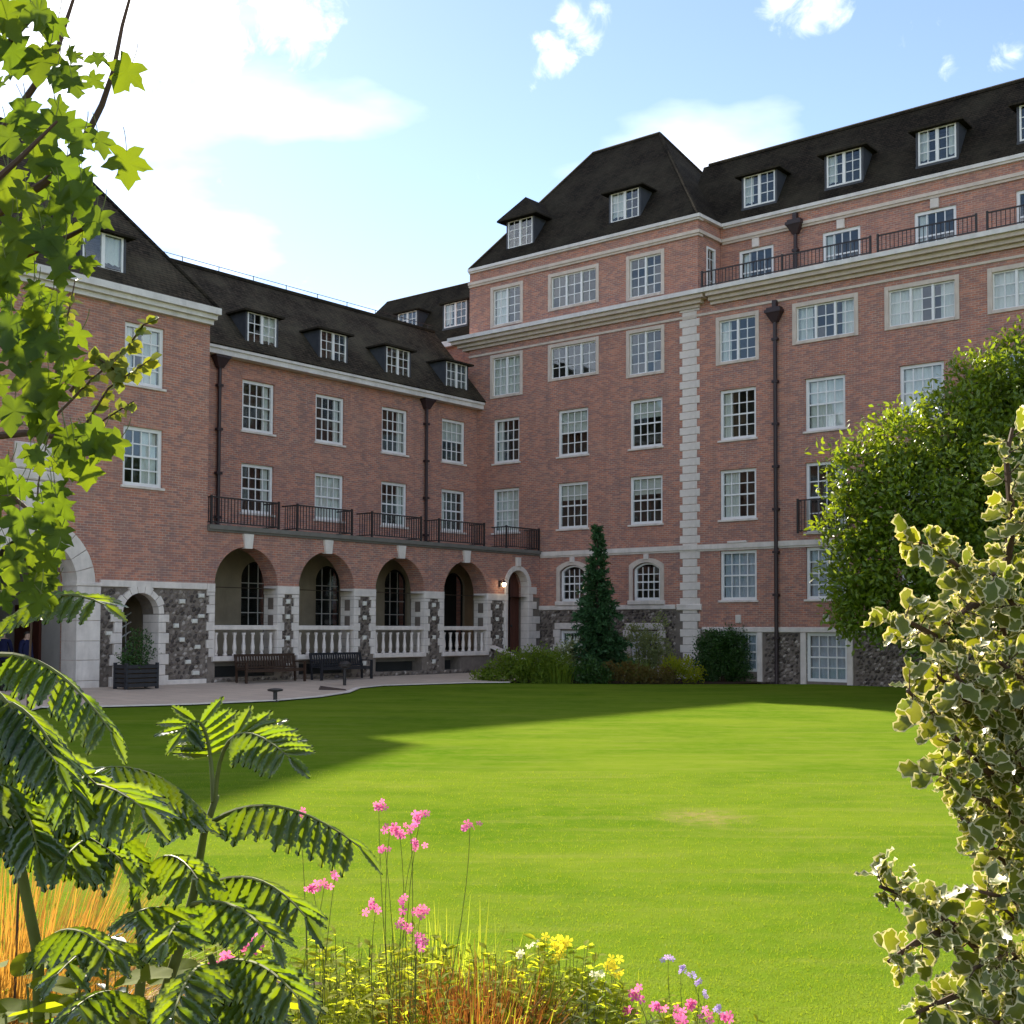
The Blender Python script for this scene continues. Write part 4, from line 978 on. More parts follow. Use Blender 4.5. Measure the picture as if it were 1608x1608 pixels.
MB().add([(-.42, -.1, 0), (.42, -.1, 0), (.42, .14, 0), (-.42, .14, 0), (-.36, -.06, .14), (.4, -.08, .03), (.4, .12, .03), (-.36, .1, .14)], [(4, 5, 6, 7), (0, 1, 5, 4), (1, 2, 6, 5), (2, 3, 7, 6), (3, 0, 4, 7)]).build('wedge', TEAK, e)
tag(e, 'low dark wooden wedge lying on the paving tip', 'ramp')
# lit wall lantern beside the entrance
p = at_f(-2.98, -.12, 4.02); e = tag(empty('wall_lantern', None, p, ROT_F), 'small lit lantern on the brick beside the arched entrance door', 'lantern')
MB().box(-.05, .05, .0, .11, .0, .26).build('back_plate', IRON, e); MB().tube([(0, .02, .24), (0, -.1, .30), (0, -.16, .24)], .014, 6).build('bracket', IRON, e)
MB().lathe(0, -.16, [(.03, 0), (.075, .03), (.085, .15), (.02, .16)], 8).build('glass_globe', GLOW, e); MB().lathe(0, -.16, [(.11, .16), (.10, .19), (.03, .25), (.01, .28)], 8).build('cap', IRON, e)

# ================================================================== FOLIAGE TOOLS
def T_simple(w=.42, fold=.10, droop=.10):
    return np.array([(0, 0, 0), (w * .42, .28, fold * .6), (0, .33, 0), (-w * .42, .28, fold * .6), (w * .5, .58, fold * .6 - droop * .3), (0, .63, -droop * .3), (-w * .5, .58, fold * .6 - droop * .3), (0, 1, -droop)]), \
        [(0, 1, 2), (0, 2, 3), (1, 4, 5, 2), (2, 5, 6, 3), (4, 7, 5), (5, 7, 6)], None
def T_maple():
    half = [(.0, .0), (.08, -.08), (.22, -.15), (.47, -.10), (.38, .03), (.31, .13), (.46, .19), (.52, .29), (.70, .44), (.50, .47), (.40, .52), (.25, .48), (.28, .60), (.35, .71), (.20, .75), (.13, .86), (0, 1.02)]
    pts = half + [(-x, y) for x, y in reversed(half[1:-1])]
    V = [(0, .3, -.05)] + [(x, y, .05 - .22 * (x * x + (y - .3) ** 2) + .05 * math.sin(9 * x)) for x, y in pts]; n = len(pts)
    return np.array(V), [(0, 1 + i, 1 + (i + 1) % n) for i in range(n)], None
def T_holly():
    n = 14; out, inn = [], []
    for i in range(n):
        t = 2 * math.pi * i / n + .22; sp_ = 1.0 if i % 2 else .72
        y = .5 - .52 * math.cos(t) * (1.0 if abs(math.cos(t)) > .9 else .96); x = .31 * math.sin(t) * (1.25 if i % 2 else .88)
        out.append((x, y, (.09 if i % 2 else -.03) + .1 * abs(x))); q_ = (.70, .86, .78, .90, .66, .84, .92)[i % 7]; inn.append((x * q_, .5 + (y - .5) * (q_ + .04), .012 + (.05 if i % 2 else -.02)))
    V = [(0, .5, -.02)] + inn + out
    f = [(0, 1 + i, 1 + (i + 1) % n) for i in range(n)] + [(1 + i, 1 + n + i, 1 + n + (i + 1) % n, 1 + (i + 1) % n) for i in range(n)]
    return np.array(V), f, [0] * n + [1] * n
def T_toothed(w=.36, teeth=6):
    r = []
    for i in range(teeth):
        t = (i + .25) / teeth; e_ = w * .5 * (math.sin(math.pi * min(1, t * .92 + .08)) ** .7); r += [(e_ * .82, t * .98), (e_ * 1.12, t * .98 + .09)]
    mid = [(0, 0, 0), (0, .25, 0), (0, .5, -.02), (0, .75, -.05), (0, 1.04, -.12)]
    V = list(mid); fs = []
    for s_ in (1, -1):
        o = len(V); V += [(s_ * x, y, .10 * x / w * (1 - y) + .05 * x - .12 * y * y) for x, y in r]; k = len(r)
        chain = [0] + [o + i for i in range(k)] + [4]
        ys = [0] + [y for x, y in r] + [1.04]
        for i in range(len(chain) - 1):
            ya = (ys[i] + ys[i + 1]) / 2; mi = min(3, int(ya * 4)); fs.append((chain[i], chain[i + 1], mi + 1 if ya > mi * .25 + .12 else mi))
        for j in range(4):
            best = min(range(k), key=lambda i: abs(r[i][1] - (j + .5) * .25)); fs.append((j, o + best, j + 1))
    return np.array(V), fs, None
def T_petals(n=5, r=1.0):
    V = [(0, 0, 0)]; f = []
    for i in range(n):
        t = 2 * math.pi * i / n; o = len(V)
        for (a, q, z) in ((-.42, .72, .12), (-.22, 1.0, .2), (0, .93, .17), (.22, 1.0, .2), (.42, .72, .12)): V.append((q * r * math.cos(t + a), q * r * math.sin(t + a), z))
        f += [(0, o, o + 1, o + 2), (0, o + 2, o + 3, o + 4)]
    return np.array(V), f, None
def basis(d, nrm):
    """rows of frames: y along d, z near nrm"""
    d = d / np.linalg.norm(d, axis=1, keepdims=True); z = nrm - d * np.sum(nrm * d, 1, keepdims=True); l = np.linalg.norm(z, axis=1, keepdims=True)
    z = np.where(l > 1e-4, z / np.maximum(l, 1e-6), np.array([[1., 0, 0]])); x = np.cross(d, z)
    return np.stack([x, d, z], 2)          # columns
def merged(name, tmpl, P, D, Nn, S, mats, parent=None, smooth=False):
    V, Fc, mi = tmpl; P, D, Nn = map(lambda a: np.asarray(a, float).reshape(-1, 3), (P, D, Nn)); S = np.asarray(S, float).reshape(-1)
    n, k = len(P), len(V); R = basis(D, Nn)
    W = np.einsum('nij,kj->nki', R, V) * S[:, None, None] + P[:, None, :]
    me = bpy.data.meshes.new(name)
    sizes = np.array([len(f) for f in Fc]); flat = np.concatenate([np.array(f) for f in Fc]); nl = len(flat)
    me.vertices.add(n * k); me.vertices.foreach_set('co', W.reshape(-1))
    me.loops.add(n * nl); me.polygons.add(n * len(Fc))
    me.loops.foreach_set('vertex_index', (flat[None, :] + (np.arange(n) * k)[:, None]).reshape(-1).astype(np.int32))
    st = np.concatenate([[0], np.cumsum(sizes)[:-1]]); me.polygons.foreach_set('loop_start', (st[None, :] + (np.arange(n) * nl)[:, None]).reshape(-1).astype(np.int32))
    me.polygons.foreach_set('loop_total', np.tile(sizes, n).astype(np.int32))
    for m in (mats if isinstance(mats, (list, tuple)) else [mats]): me.materials.append(m)
    if mi: me.polygons.foreach_set('material_index', np.tile(np.array(mi), n).astype(np.int32))
    a = me.attributes.new('rnd', 'FLOAT', 'POINT'); a.data.foreach_set('value', np.repeat(nrng.random(n), k).astype(np.float32))
    if smooth: me.polygons.foreach_set('use_smooth', [True] * len(me.polygons))
    me.update(calc_edges=True); me.validate()
    o = place(name, me, parent); return o
LEAFMESH = {}
def leaf_mesh(key, tmpl, mats):
    if key not in LEAFMESH:
        V, Fc, mi = tmpl; me = bpy.data.meshes.new(key); me.from_pydata([tuple(v) for v in V], [], Fc)
        for m in (mats if isinstance(mats, (list, tuple)) else [mats]): me.materials.append(m)
        if mi: me.polygons.foreach_set('material_index', mi)
        me.polygons.foreach_set('use_smooth', [True] * len(me.polygons))
        LEAFMESH[key] = me
    return LEAFMESH[key]
def place_leaf(name, me, parent, p, d, nrm, s):
    R = basis(np.array([d], float), np.array([nrm], float))[0]
    M = Matrix([[*R[i], p[i]] for i in range(3)] + [[0, 0, 0, 1]]) @ Matrix.Diagonal((s, s, s, 1))
    o = bpy.data.objects.new(name, me); COL.objects.link(o); o.parent = parent; o.matrix_local = M
    return o
def unit(n): v = nrng.normal(size=(n, 3)); return v / np.linalg.norm(v, axis=1, keepdims=True)
def lobes_foliage(name, lobes, per, size, mat, parent, tmpl, up=.45, shell=.35, clump=9, spread=.22):
    """leaves in clumps through the outer shell of overlapping lobes; the clumps leave gaps"""
    P, D, Nn, S = [], [], [], []
    for (c, r) in lobes:
        c = np.array(c); r = np.array(r if hasattr(r, '__len__') else (r, r, r), float)
        n = max(6, int(per * float(np.mean(r)) ** 2 / clump)); u = unit(n); rad = 1 - shell * nrng.random((n, 1)) ** 1.4 + .10 * nrng.normal(size=(n, 1))
        cen = c + u * r * rad
        for q, w in zip(cen, u):
            k = nrng.integers(int(clump * .6), int(clump * 1.4) + 1); off = nrng.normal(size=(k, 3)) * spread
            d = unit(k) * .9 + w * .8 + np.array([0, 0, .15]); P.append(q + off); D.append(d); Nn.append(unit(k) * .8 + np.array([0, 0, up]) + w * .5); S.append(size * nrng.uniform(.65, 1.25, k))
    return kind(merged(name, tmpl, np.concatenate(P), np.concatenate(D), np.concatenate(Nn), np.concatenate(S), mat, parent), 'stuff')
def blades(name, base, n, length, width, mat, parent, lean=.35, spread=.2, seg=4, droop=.6, bias=(0, 0)):
    m = MB(); rn = []
    for i in range(n):
        a = rng.uniform(0, 6.283); rr = spread * math.sqrt(rng.random()); b = Vector(base) + Vector((rr * math.cos(a), rr * math.sin(a), 0))
        a2 = a + rng.gauss(0, .6); L = length * rng.uniform(.6, 1.15); ln = lean * rng.uniform(.2, 1.3); dx, dy = math.cos(a2) * ln + bias[0], math.sin(a2) * ln + bias[1]
        w = width * rng.uniform(.7, 1.2); sd = Vector((-dy, dx, 0)); sd = sd.normalized() if sd.length > 1e-3 else Vector((1, 0, 0)); sd = (sd + Vector((rng.gauss(0, .5), rng.gauss(0, .5), 0))).normalized()
        o = len(m.v)
        for k in range(seg + 1):
            t = k / seg; p = b + Vector((dx, dy, 0)) * L * t ** 1.6 + Vector((0, 0, L * (t - droop * ln * t * t * .8))); ww = w * (1 - t) ** .7 + .0006
            m.v += [tuple(p - sd * ww), tuple(p + sd * ww)]
        m.f += [(o + 2 * k, o + 2 * k + 1, o + 2 * k + 3, o + 2 * k + 2) for k in range(seg)]; rn += [rng.random()] * (2 * seg + 2)
    me = m.mesh(name, mat); a = me.attributes.new('rnd', 'FLOAT', 'POINT'); a.data.foreach_set('value', rn)
    return kind(place(name, me, parent), 'stuff')

L_TREE = mat_leaf('evergreen_leaf', (.075, .14, .012), (.15, .20, .02), (.28, .40, .02), .36, .38, .5)
L_BUSH = mat_leaf('dark_bush_leaf', (.024, .075, .012), (.042, .105, .016), (.05, .14, .02), .25, .45, .4)
L_CON = mat_leaf('conifer_needle', (.036, .105, .036), (.062, .14, .05), (.03, .10, .03), .2, .5, .3)
L_MAPLE = mat_leaf('maple_leaf', (.040, .076, .014), (.070, .11, .016), (.17, .27, .014), .34, .55, .15)
L_SMALL = mat_leaf('sapling_leaf', (.10, .14, .02), (.17, .17, .03), (.24, .29, .03), .4, .45, .35)
L_HONEY = mat_leaf('honeybush_leaf', (.024, .056, .030), (.042, .082, .040), (.28, .44, .012), .36, .26, .7)
L_HGREEN = mat_leaf('holly_green', (.070, .105, .014), (.115, .14, .018), (.26, .32, .02), .30, .34, .38)
L_HCREAM = mat_leaf('holly_cream', (.50, .48, .26), (.62, .60, .38), (.60, .58, .26), .34, .4, .35)
L_GOLD = mat_leaf('golden_blade', (.30, .175, .04), (.42, .27, .075), (.48, .27, .05), .42, .6, .15)
L_RUST = mat_leaf('rust_blade', (.13, .050, .018), (.20, .10, .03), (.28, .11, .025), .4, .6, .15)
L_BLADE = mat_leaf('green_blade', (.12, .17, .018), (.24, .25, .06), (.42, .52, .04), .5, .6, .15)
L_MOUND = mat_leaf('perennial_leaf', (.14, .19, .022), (.25, .26, .04), (.55, .66, .04), .55, .75, .05)
L_SILVER = mat_leaf('silvery_leaf', (.18, .22, .10), (.26, .29, .15), (.4, .48, .14), .4, .75, .08)
L_BROAD = mat_leaf('broad_leaf', (.09, .14, .012), (.14, .17, .016), (.40, .50, .02), .5, .7, .08)
L_RED = mat_leaf('reddish_leaf', (.13, .10, .03), (.10, .13, .025), (.28, .14, .03), .4, .5, .3)
L_WALL = mat_leaf('border_leaf', (.10, .17, .015), (.16, .22, .022), (.26, .38, .02), .35, .5, .3)
L_GRASS = mat_leaf('lawn_blade', (.095, .155, .012), (.155, .20, .02), (.28, .40, .02), .4, .6, .1)
PINK = mat_leaf('pink_petal', (.62, .10, .34), (.72, .20, .46), (.85, .2, .5), .4, .6, .2)
VIOLET = mat_leaf('violet_petal', (.30, .22, .55), (.38, .30, .62), (.45, .35, .8), .4, .6, .2)
YELLOW = mat_leaf('yellow_petal', (.72, .58, .03), (.78, .66, .08), (.9, .75, .05), .4, .6, .2)
WHITEP = mat_leaf('white_petal', (.75, .75, .62), (.8, .8, .7), (.8, .8, .6), .4, .6, .2)
SIMPLE, MAPLE, HOLLY, TOOTH, PETAL = T_simple(), T_maple(), T_holly(), T_toothed(), T_petals()
def T_broad(w=.72):
    n = 18; V = [(0, .45, -.02)]
    for i in range(n):
        t = 2 * math.pi * i / n; x = w * .5 * math.sin(t) * (1 + .08 * math.cos(3 * t)); y = .5 - .5 * math.cos(t); V.append((x, y, .10 * abs(x) / w - .28 * (y - .35) ** 2 + .02 * math.sin(5 * t)))
    return np.array(V), [(0, 1 + i, 1 + (i + 1) % n) for i in range(n)], None
NARROW = T_simple(.2, .04, .2); ROUND = T_simple(.75, .12, .12)

# ================================================================== TREES AND SHRUBS BY THE BUILDING
def px_lobe(x, y, depth, r): return (tuple(at(x, y, depth)), r)
t = tag(empty('evergreen_tree', None, (12.4, 34.6, 0)), 'big glossy evergreen tree hiding the lower windows of the long range', 'tree')
inv = Matrix.Translation((-12.4, -34.6, 0))
LB = [(1352, 742, 33, .95), (1342, 820, 33, .85), (1345, 905, 33, .9), (1375, 970, 33, .75), (1330, 960, 33.2, .5), (1420, 695, 33.3, 1.05), (1425, 790, 32.6, 1.4), (1425, 900, 32.6, 1.4), (1500, 672, 33.8, 1.1), (1545, 612, 34.2, 1.05), (1600, 585, 34.5, 1.15),
      (1520, 775, 33, 1.8), (1515, 915, 32.6, 1.6), (1610, 715, 34, 2.0), (1620, 860, 33.5, 2.1), (1640, 985, 33.5, 1.5), (1470, 985, 32.8, .9), (1690, 640, 35, 1.7), (1720, 800, 35, 2.2), (1730, 930, 35, 2.0)]
lobes = [(tuple(inv @ at(x, y, d)), r) for x, y, d, r in LB]
lobes_foliage('crown', lobes, 2100, .18, L_TREE, t, SIMPLE, .5, .5, 16, .16)
tm = MB(); tm.tube([(0, 0, -.1), (.05, .1, 1.2), (.1, .2, 3.2), (.0, .3, 6.5)], [.24, .2, .17, .08], 8)
for (c, r) in lobes: tm.tube([(.08, .15, 1.2 + .35 * max(.3, c[2] - 1.5)), (c[0] * .5, c[1] * .5, c[2] * .75 + .4), c], [.08, .055, .02], 6)
tm.build('trunk', BARK, t)
# narrow spruce
cx = at(938, 1040, 46.6); t = tag(empty('spruce_tree', None, (cx.x, cx.y, 0)), 'slim dark spruce standing in the bed before the pavilion', 'tree')
Hc = 5.95; P, D, Nn, S = [], [], [], []; br = MB(); br.tube([(0, 0, -.1), (0, 0, Hc * .6), (0, 0, Hc)], [.1, .05, .01], 6)
zz = .45
while zz < Hc - .05:
    f_ = 1 - zz / Hc; R_ = .14 + 1.35 * f_ ** 1.12 * (1.0 if f_ > .42 else .8) * rng.uniform(.85, 1.12); nb = 7 if f_ > .3 else 5
    for k in range(nb):
        a = rng.uniform(0, 6.283); Lb = R_ * rng.uniform(.6, 1.15); d = np.array([math.cos(a), math.sin(a), .12]); tip = np.array([0, 0, zz]) + d * Lb + np.array([0, 0, -.25 * Lb * Lb])
        ns = max(10, int(Lb * 75)); ts = nrng.uniform(.12, 1, ns)[:, None]; pts = np.array([0, 0, zz]) + d * Lb * ts + np.array([0, 0, -.25]) * (Lb * ts) ** 2
        br.tube([(0, 0, zz), tuple((np.array([0, 0, zz]) + tip) / 2 + np.array([0, 0, .03])), tuple(tip)], [.014, .01, .004], 4, False)
        P.append(pts); D.append(d * .8 + unit(ns) * .8 + np.array([0, 0, -.05])); Nn.append(unit(ns) + np.array([0, 0, .8])); S.append(nrng.uniform(.12, .24, ns))
    zz += .105
kind(merged('foliage', T_simple(.30, .02, .1), np.concatenate(P), np.concatenate(D), np.concatenate(Nn), np.concatenate(S), L_CON, t), 'stuff'); br.build('trunk', BARK, t)
def shrub(name, px, py, depth, lobes_px, per, size, mat, label, cat='shrub', tmpl=None, group=None, flowers=None):
    """shrub rooted at the ground under picture place px; lobes as (x, y, radius in metres)"""
    b = at(px, py, depth); t = tag(empty(name, None, (b.x, b.y, 0)), label, cat, group); iv = Matrix.Translation((-b.x, -b.y, 0))
    lb = [(tuple(iv @ at(x, y, depth + (q[0] if q else 0))), r) for x, y, r, *q in lobes_px]
    lobes_foliage('foliage', lb, per, size, mat, t, tmpl or SIMPLE, .4, .6, 8, .07)
    st = MB()
    for c, r in lb: st.tube([(c[0] * .2, c[1] * .2, -.05), (c[0] * .6, c[1] * .6, c[2] * .5), c], [.02, .014, .006], 5)
    st.build('stems', TWIG, t)
    if flowers:
        mt, cnt, sz = flowers; P = []
        for _ in range(cnt):
            c, r = lb[rng.randrange(len(lb))]; rr = np.mean(r); u = unit(1)[0]; u[1] = -abs(u[1]); u[2] = abs(u[2]); P.append(np.array(c) + u * rr)
        P = np.array(P); kind(merged('flowers', PETAL, P, unit(cnt) * .6 + np.array([1, 0, 0]), unit(cnt) * .5 + np.array([0, -.8, .6]), nrng.uniform(.7, 1.2, cnt) * sz, mt, t), 'stuff')
    return t
shrub('round_bush', 1133, 1066, 46.2, [(1133, 1030, (1.02, .9, .95)), (1118, 1015, .6), (1150, 1012, .6), (1110, 1050, .55), (1157, 1050, .55)], 5200, .10, L_BUSH, 'dark green clipped round bush beside the white quoins')
shrub('grey_shrub', 1010, 1050, 47.5, [(1000, 1000, .55), (1025, 1010, .6), (1040, 1035, .5), (1010, 1035, .6), (985, 1040, .4), (1035, 975, .3)], 2600, .11, L_SILVER, 'loose grey-green shrub in front of the basement window')
shrub('white_flowering_shrub', 893, 1050, 46.5, [(880, 1030, .45), (900, 1020, .5), (915, 1040, .45), (890, 1045, .5)], 2600, .10, L_SILVER, 'shrub with white blossom at the foot of the spruce', flowers=(WHITEP, 60, .05))
BORD = [('leafy_mound', 800, 1062, 44.6, [(790, 1050, .55), (812, 1045, .6), (830, 1055, .5), (775, 1062, .3)], L_WALL, 'bright green mound at the foot of the door steps'),
        ('leafy_mound', 850, 1064, 44.4, [(845, 1045, .7), (870, 1050, .6), (860, 1060, .6)], L_WALL, 'fresh green leafy mound, widest in the wall bed'),
        ('leafy_mound', 925, 1066, 44.2, [(910, 1058, .45), (930, 1055, .5), (945, 1062, .4)], L_BUSH, 'low dark green mound right in front of the spruce'),
        ('reddish_perennial', 975, 1066, 44.4, [(960, 1054, .36), (985, 1056, .4), (1000, 1060, .34), (950, 1058, .3)], L_RED, 'russet-leaved perennial in the middle of the wall bed'),
        ('reddish_perennial', 1030, 1066, 44.4, [(1020, 1062, .32), (1040, 1060, .35), (1055, 1064, .3)], L_RED, 'low dull red perennial between the grey shrub and the lawn'),
        ('leafy_mound', 1068, 1066, 44.8, [(1055, 1050, .4), (1075, 1052, .42), (1090, 1062, .35)], L_MOUND, 'yellow-green mound at the foot of the white quoins'),
        ('leafy_mound', 755, 1068, 44.8, [(752, 1064, .3), (768, 1060, .3)], L_WALL, 'smallest green tuft at the end of the paving')]
for nm, px_, py_, dp, lb, mt, lab in BORD: shrub(nm, px_, py_, dp, lb, 4200, .11, mt, lab, 'plant', group='plants in the wall bed')
for (x, y, dp, n_, lab) in ((880, 1060, 44.0, 160, 'spiky green tuft in the wall bed beside the white blossom'), (1000, 1060, 45.2, 200, 'tall yellow-green grass tuft behind the russet perennial')):
    b = at(x, y, dp); t = tag(empty('grass_tuft', None, (b.x, b.y, 0)), lab, 'plant', 'plants in the wall bed'); blades('blades', (0, 0, .0), n_, .95, .012, L_WALL, t, .5, .45)
# potted shrub by the small arch
pb = at_f(-22.55, -1.25, .17); t = tag(empty('planter', None, pb, ROT_F), 'black slatted planter box standing beside the small stone arch', 'planter')
bmh = MB().box(-.55, .55, -.012, .012, 0, .1).mesh('board', DARKW); bmv = MB().box(-.012, .012, -.3, .3, 0, .1).mesh('board', DARKW)
for i in range(5):
    for y in (-.32, .32): place('board', bmh, t, (0, y, .06 + i * .135))
    for x in (-.54, .54): place('board', bmv, t, (x, 0, .06 + i * .135))
pmh = MB().box(-.04, .04, -.04, .04, 0, .76).mesh('post', DARKW)
for x in (-.52, .52):
    for y in (-.28, .28): place('post', pmh, t, (x, y, 0))
MB().box(-.5, .5, -.27, .27, .05, .62).build('soil_fill', SOIL, t)
t = tag(empty('potted_shrub', None, pb + Vector((0, 0, .62)), ROT_F), 'dark shrub growing out of the black slatted planter', 'shrub')
lobes_foliage('foliage', [((0, 0, .45), .42), ((-.2, 0, .25), .35), ((.22, 0, .3), .35), ((0, 0, .85), .28)], 2200, .09, L_BUSH, t, SIMPLE, .4, .6, 8, .07)
MB().tube([(0, 0, 0), (.02, 0, .4), (0, 0, .9)], [.03, .02, .008], 6).build('stem', BARK, t)

# ================================================================== FOREGROUND PLANTS
def bez(a, c, b, n):
    a, c, b = Vector(a), Vector(c), Vector(b); return [a * (1 - t) ** 2 + c * 2 * t * (1 - t) + b * t * t for t in [i / n for i in range(n + 1)]]
def poly_at(pts, d):
    """point at running length share d of a polyline"""
    L = [(q - p).length for p, q in zip(pts[:-1], pts[1:])]; s = d * sum(L)
    for p, q, l in zip(pts[:-1], pts[1:], L):
        if s <= l: return p.lerp(q, s / max(l, 1e-6)), (q - p).normalized()
        s -= l
    return pts[-1].copy(), (pts[-1] - pts[-2]).normalized()

# ---- maple on the left, trunk outside the picture
mt = empty('maple_tree', None, (-2.35, 2.9, 0)); tag(mt, 'maple tree with hanging lobed leaves reaching in along the left edge', 'tree'); iv = Matrix.Translation((2.35, -2.9, 0))
loc = lambda x, y, d: iv @ at(x, y, d)
tr = MB().tube([(0, 0, -.1), (.03, .02, 1.2), (.0, .05, 2.6), (.05, .0, 4.2)], [.11, .09, .075, .05], 10); tr.build('trunk', BARK, mt)
BR = [[(0.02, .03, 2.2), (-60, 370, 2.8), (70, 287, 2.75), (125, 235, 2.7), (160, 165, 2.7), (178, 112, 2.7), (192, 40, 2.7), (214, -40, 2.7)],
      [(0.02, .04, 2.5), (-40, 260, 2.9), (30, 170, 2.85), (88, 85, 2.8), (105, 30, 2.8), (128, -40, 2.8)],
      [(0.02, .03, 2.1), (-60, 450, 2.7), (40, 400, 2.6), (110, 370, 2.55), (160, 345, 2.5)],
      [(0.02, .03, 1.9), (-60, 560, 2.6), (30, 530, 2.55), (100, 545, 2.5)],
      [(0.02, .02, 1.7), (-60, 690, 2.7), (40, 680, 2.6), (120, 690, 2.55), (185, 705, 2.5)],
      [(0.02, .02, 1.6), (-60, 790, 2.7), (20, 780, 2.65), (80, 830, 2.6)],
      [(0.02, .04, 2.6), (-50, 130, 2.7), (20, 60, 2.6), (60, 20, 2.6)],
      [(0.02, .04, 2.3), (-60, 330, 2.4), (30, 250, 2.4), (90, 190, 2.4)]]
for k, b in enumerate(BR):
    pts = [Vector(b[0])] + [loc(*q) for q in b[1:]]; n = len(pts); MB().tube(pts, [.011 * (1 - .9 * i / (n - 1)) + .0016 for i in range(n)], 6).build('branch', TWIG, mt)
ml = leaf_mesh('maple_leaf', MAPLE, L_MAPLE)
LV = [(200, 262, .105, 2.5, 0), (196, 118, .105, 2.65, -.6), (158, 225, .09, 2.65, .3), (150, 92, .06, 2.7, -1.2), (120, 88, .05, 2.7, 1.0), (150, 128, .06, 2.7, .8), (60, 30, .11, 2.6, .4), (85, 45, .08, 2.6, -.5), (22, 90, .12, 2.6, .2), (62, 100, .13, 2.6, 0), (100, 120, .10, 2.6, -.4), (10, 30, .12, 2.5, .5),
      (40, 190, .10, 2.5, 0), (78, 205, .11, 2.5, -.3), (110, 205, .10, 2.6, .5), (15, 220, .11, 2.5, .3), (60, 250, .11, 2.5, 0), (100, 270, .11, 2.5, -.2), (130, 315, .12, 2.45, .1), (95, 330, .12, 2.45, 0), (45, 320, .12, 2.45, .3), (150, 350, .09, 2.4, -.4), (12, 300, .12, 2.5, 0),
      (30, 375, .11, 2.4, 0), (70, 380, .10, 2.4, .3), (95, 405, .09, 2.4, -.2), (15, 430, .10, 2.4, .2), (30, 560, .10, 2.4, .1), (60, 540, .10, 2.4, -.4), (100, 560, .09, 2.4, .2), (15, 520, .11, 2.4, 0), (50, 600, .11, 2.4, .3), (75, 625, .10, 2.4, 0), (20, 650, .11, 2.4, 0), (150, 690, .10, 2.4, -.5), (175, 700, .08, 2.4, -.8), (120, 715, .09, 2.4, .2), (135, 745, .08, 2.4, 0), (72, 812, .09, 2.5, .2), (88, 842, .08, 2.5, -.4), (52, 868, .09, 2.5, .3), (30, 825, .1, 2.5, 0), (62, 905, .08, 2.5, .1), (20, 890, .1, 2.5, -.2), (104, 690, .09, 2.45, .3), (70, 668, .1, 2.45, -.2), (120, 585, .08, 2.45, .4), (85, 500, .09, 2.45, 0), (118, 530, .07, 2.45, -.6)]
def xb(y):
    for y0, y1, v in ((-60, 60, 75), (60, 150, 105), (150, 300, 112), (300, 420, 130), (420, 500, 85), (500, 640, 90), (640, 760, 130), (760, 980, 85)):
        if y0 <= y < y1: return v
    return 40
for _ in range(165):
    y = rng.uniform(-60, 960)
    if y < 330 and rng.random() < .35: continue
    x = -40 + (xb(y) * 1.2 + 40) * rng.random() ** .9
    LV.append((x, y, rng.uniform(.05, .088), rng.uniform(2.35, 3.0), rng.gauss(0, .6)))
pet = MB()
for (x, y, s, d, tw) in LV:
    s *= .74
    p = loc(x, y, d); dr = Vector((math.sin(tw) * .8, rng.uniform(-.35, .25), -math.cos(tw) * .9 + .1)); nm = Vector((rng.gauss(0, .55), -1 * rng.choice((1, 1, 1, -1)), rng.gauss(.25, .45)))
    base = p - dr.normalized() * s * .4; place_leaf('leaf', ml, mt, base, dr, nm, s)
    pet.tube(bez(base, base - dr.normalized() * .022 + Vector((0, 0, .008)), base - dr.normalized() * .03 + Vector((-.008, .01, .022)), 4), .0009, 4, False)
kind(pet.build('leaf_stalks', GREENSTEM, mt), 'stuff')
# ---- thin sapling with small yellowing leaves
b = at(20, 1300, 3.6); st = tag(empty('sapling', None, (b.x, b.y, 0)), 'thin sapling with small yellowish leaves before the gatehouse windows', 'tree'); iv2 = Matrix.Translation((-b.x, -b.y, 0)); l2 = lambda x, y, d: iv2 @ at(x, y, d)
stem = [Vector((0, 0, -.05)), Vector((.02, .0, 1.2)), l2(60, 760, 3.6), l2(85, 640, 3.6)]
tw = [stem, [l2(80, 660, 3.6), l2(140, 600, 3.6), l2(200, 545, 3.6), l2(225, 510, 3.55), l2(250, 500, 3.55)], [l2(60, 740, 3.6), l2(120, 690, 3.6), l2(170, 655, 3.6), l2(210, 630, 3.55)], [l2(85, 640, 3.6), l2(90, 560, 3.6), l2(110, 480, 3.6), l2(118, 440, 3.6)], [l2(120, 690, 3.6), l2(170, 610, 3.6), l2(235, 565, 3.55)], [l2(110, 615, 3.6), l2(150, 560, 3.6), l2(180, 580, 3.6)]]
sm_ = MB()
for q in tw: sm_.tube(q, [.0042 * (1 - .8 * i / (len(q) - 1)) + .0008 for i in range(len(q))], 5)
sm_.build('stems', TWIG, st); sl_ = leaf_mesh('sapling_leaf', ROUND, L_SMALL)
for q in tw[1:]:
    for _ in range(34):
        p, d = poly_at(q, rng.uniform(.15, 1)); dv = Vector((rng.gauss(0, .6), rng.gauss(0, .4), rng.gauss(-.3, .5))) + d * .5; place_leaf('leaf', sl_, st, p, dv, (rng.gauss(0, .6), -.8, rng.gauss(.4, .4)), rng.uniform(.028, .05))

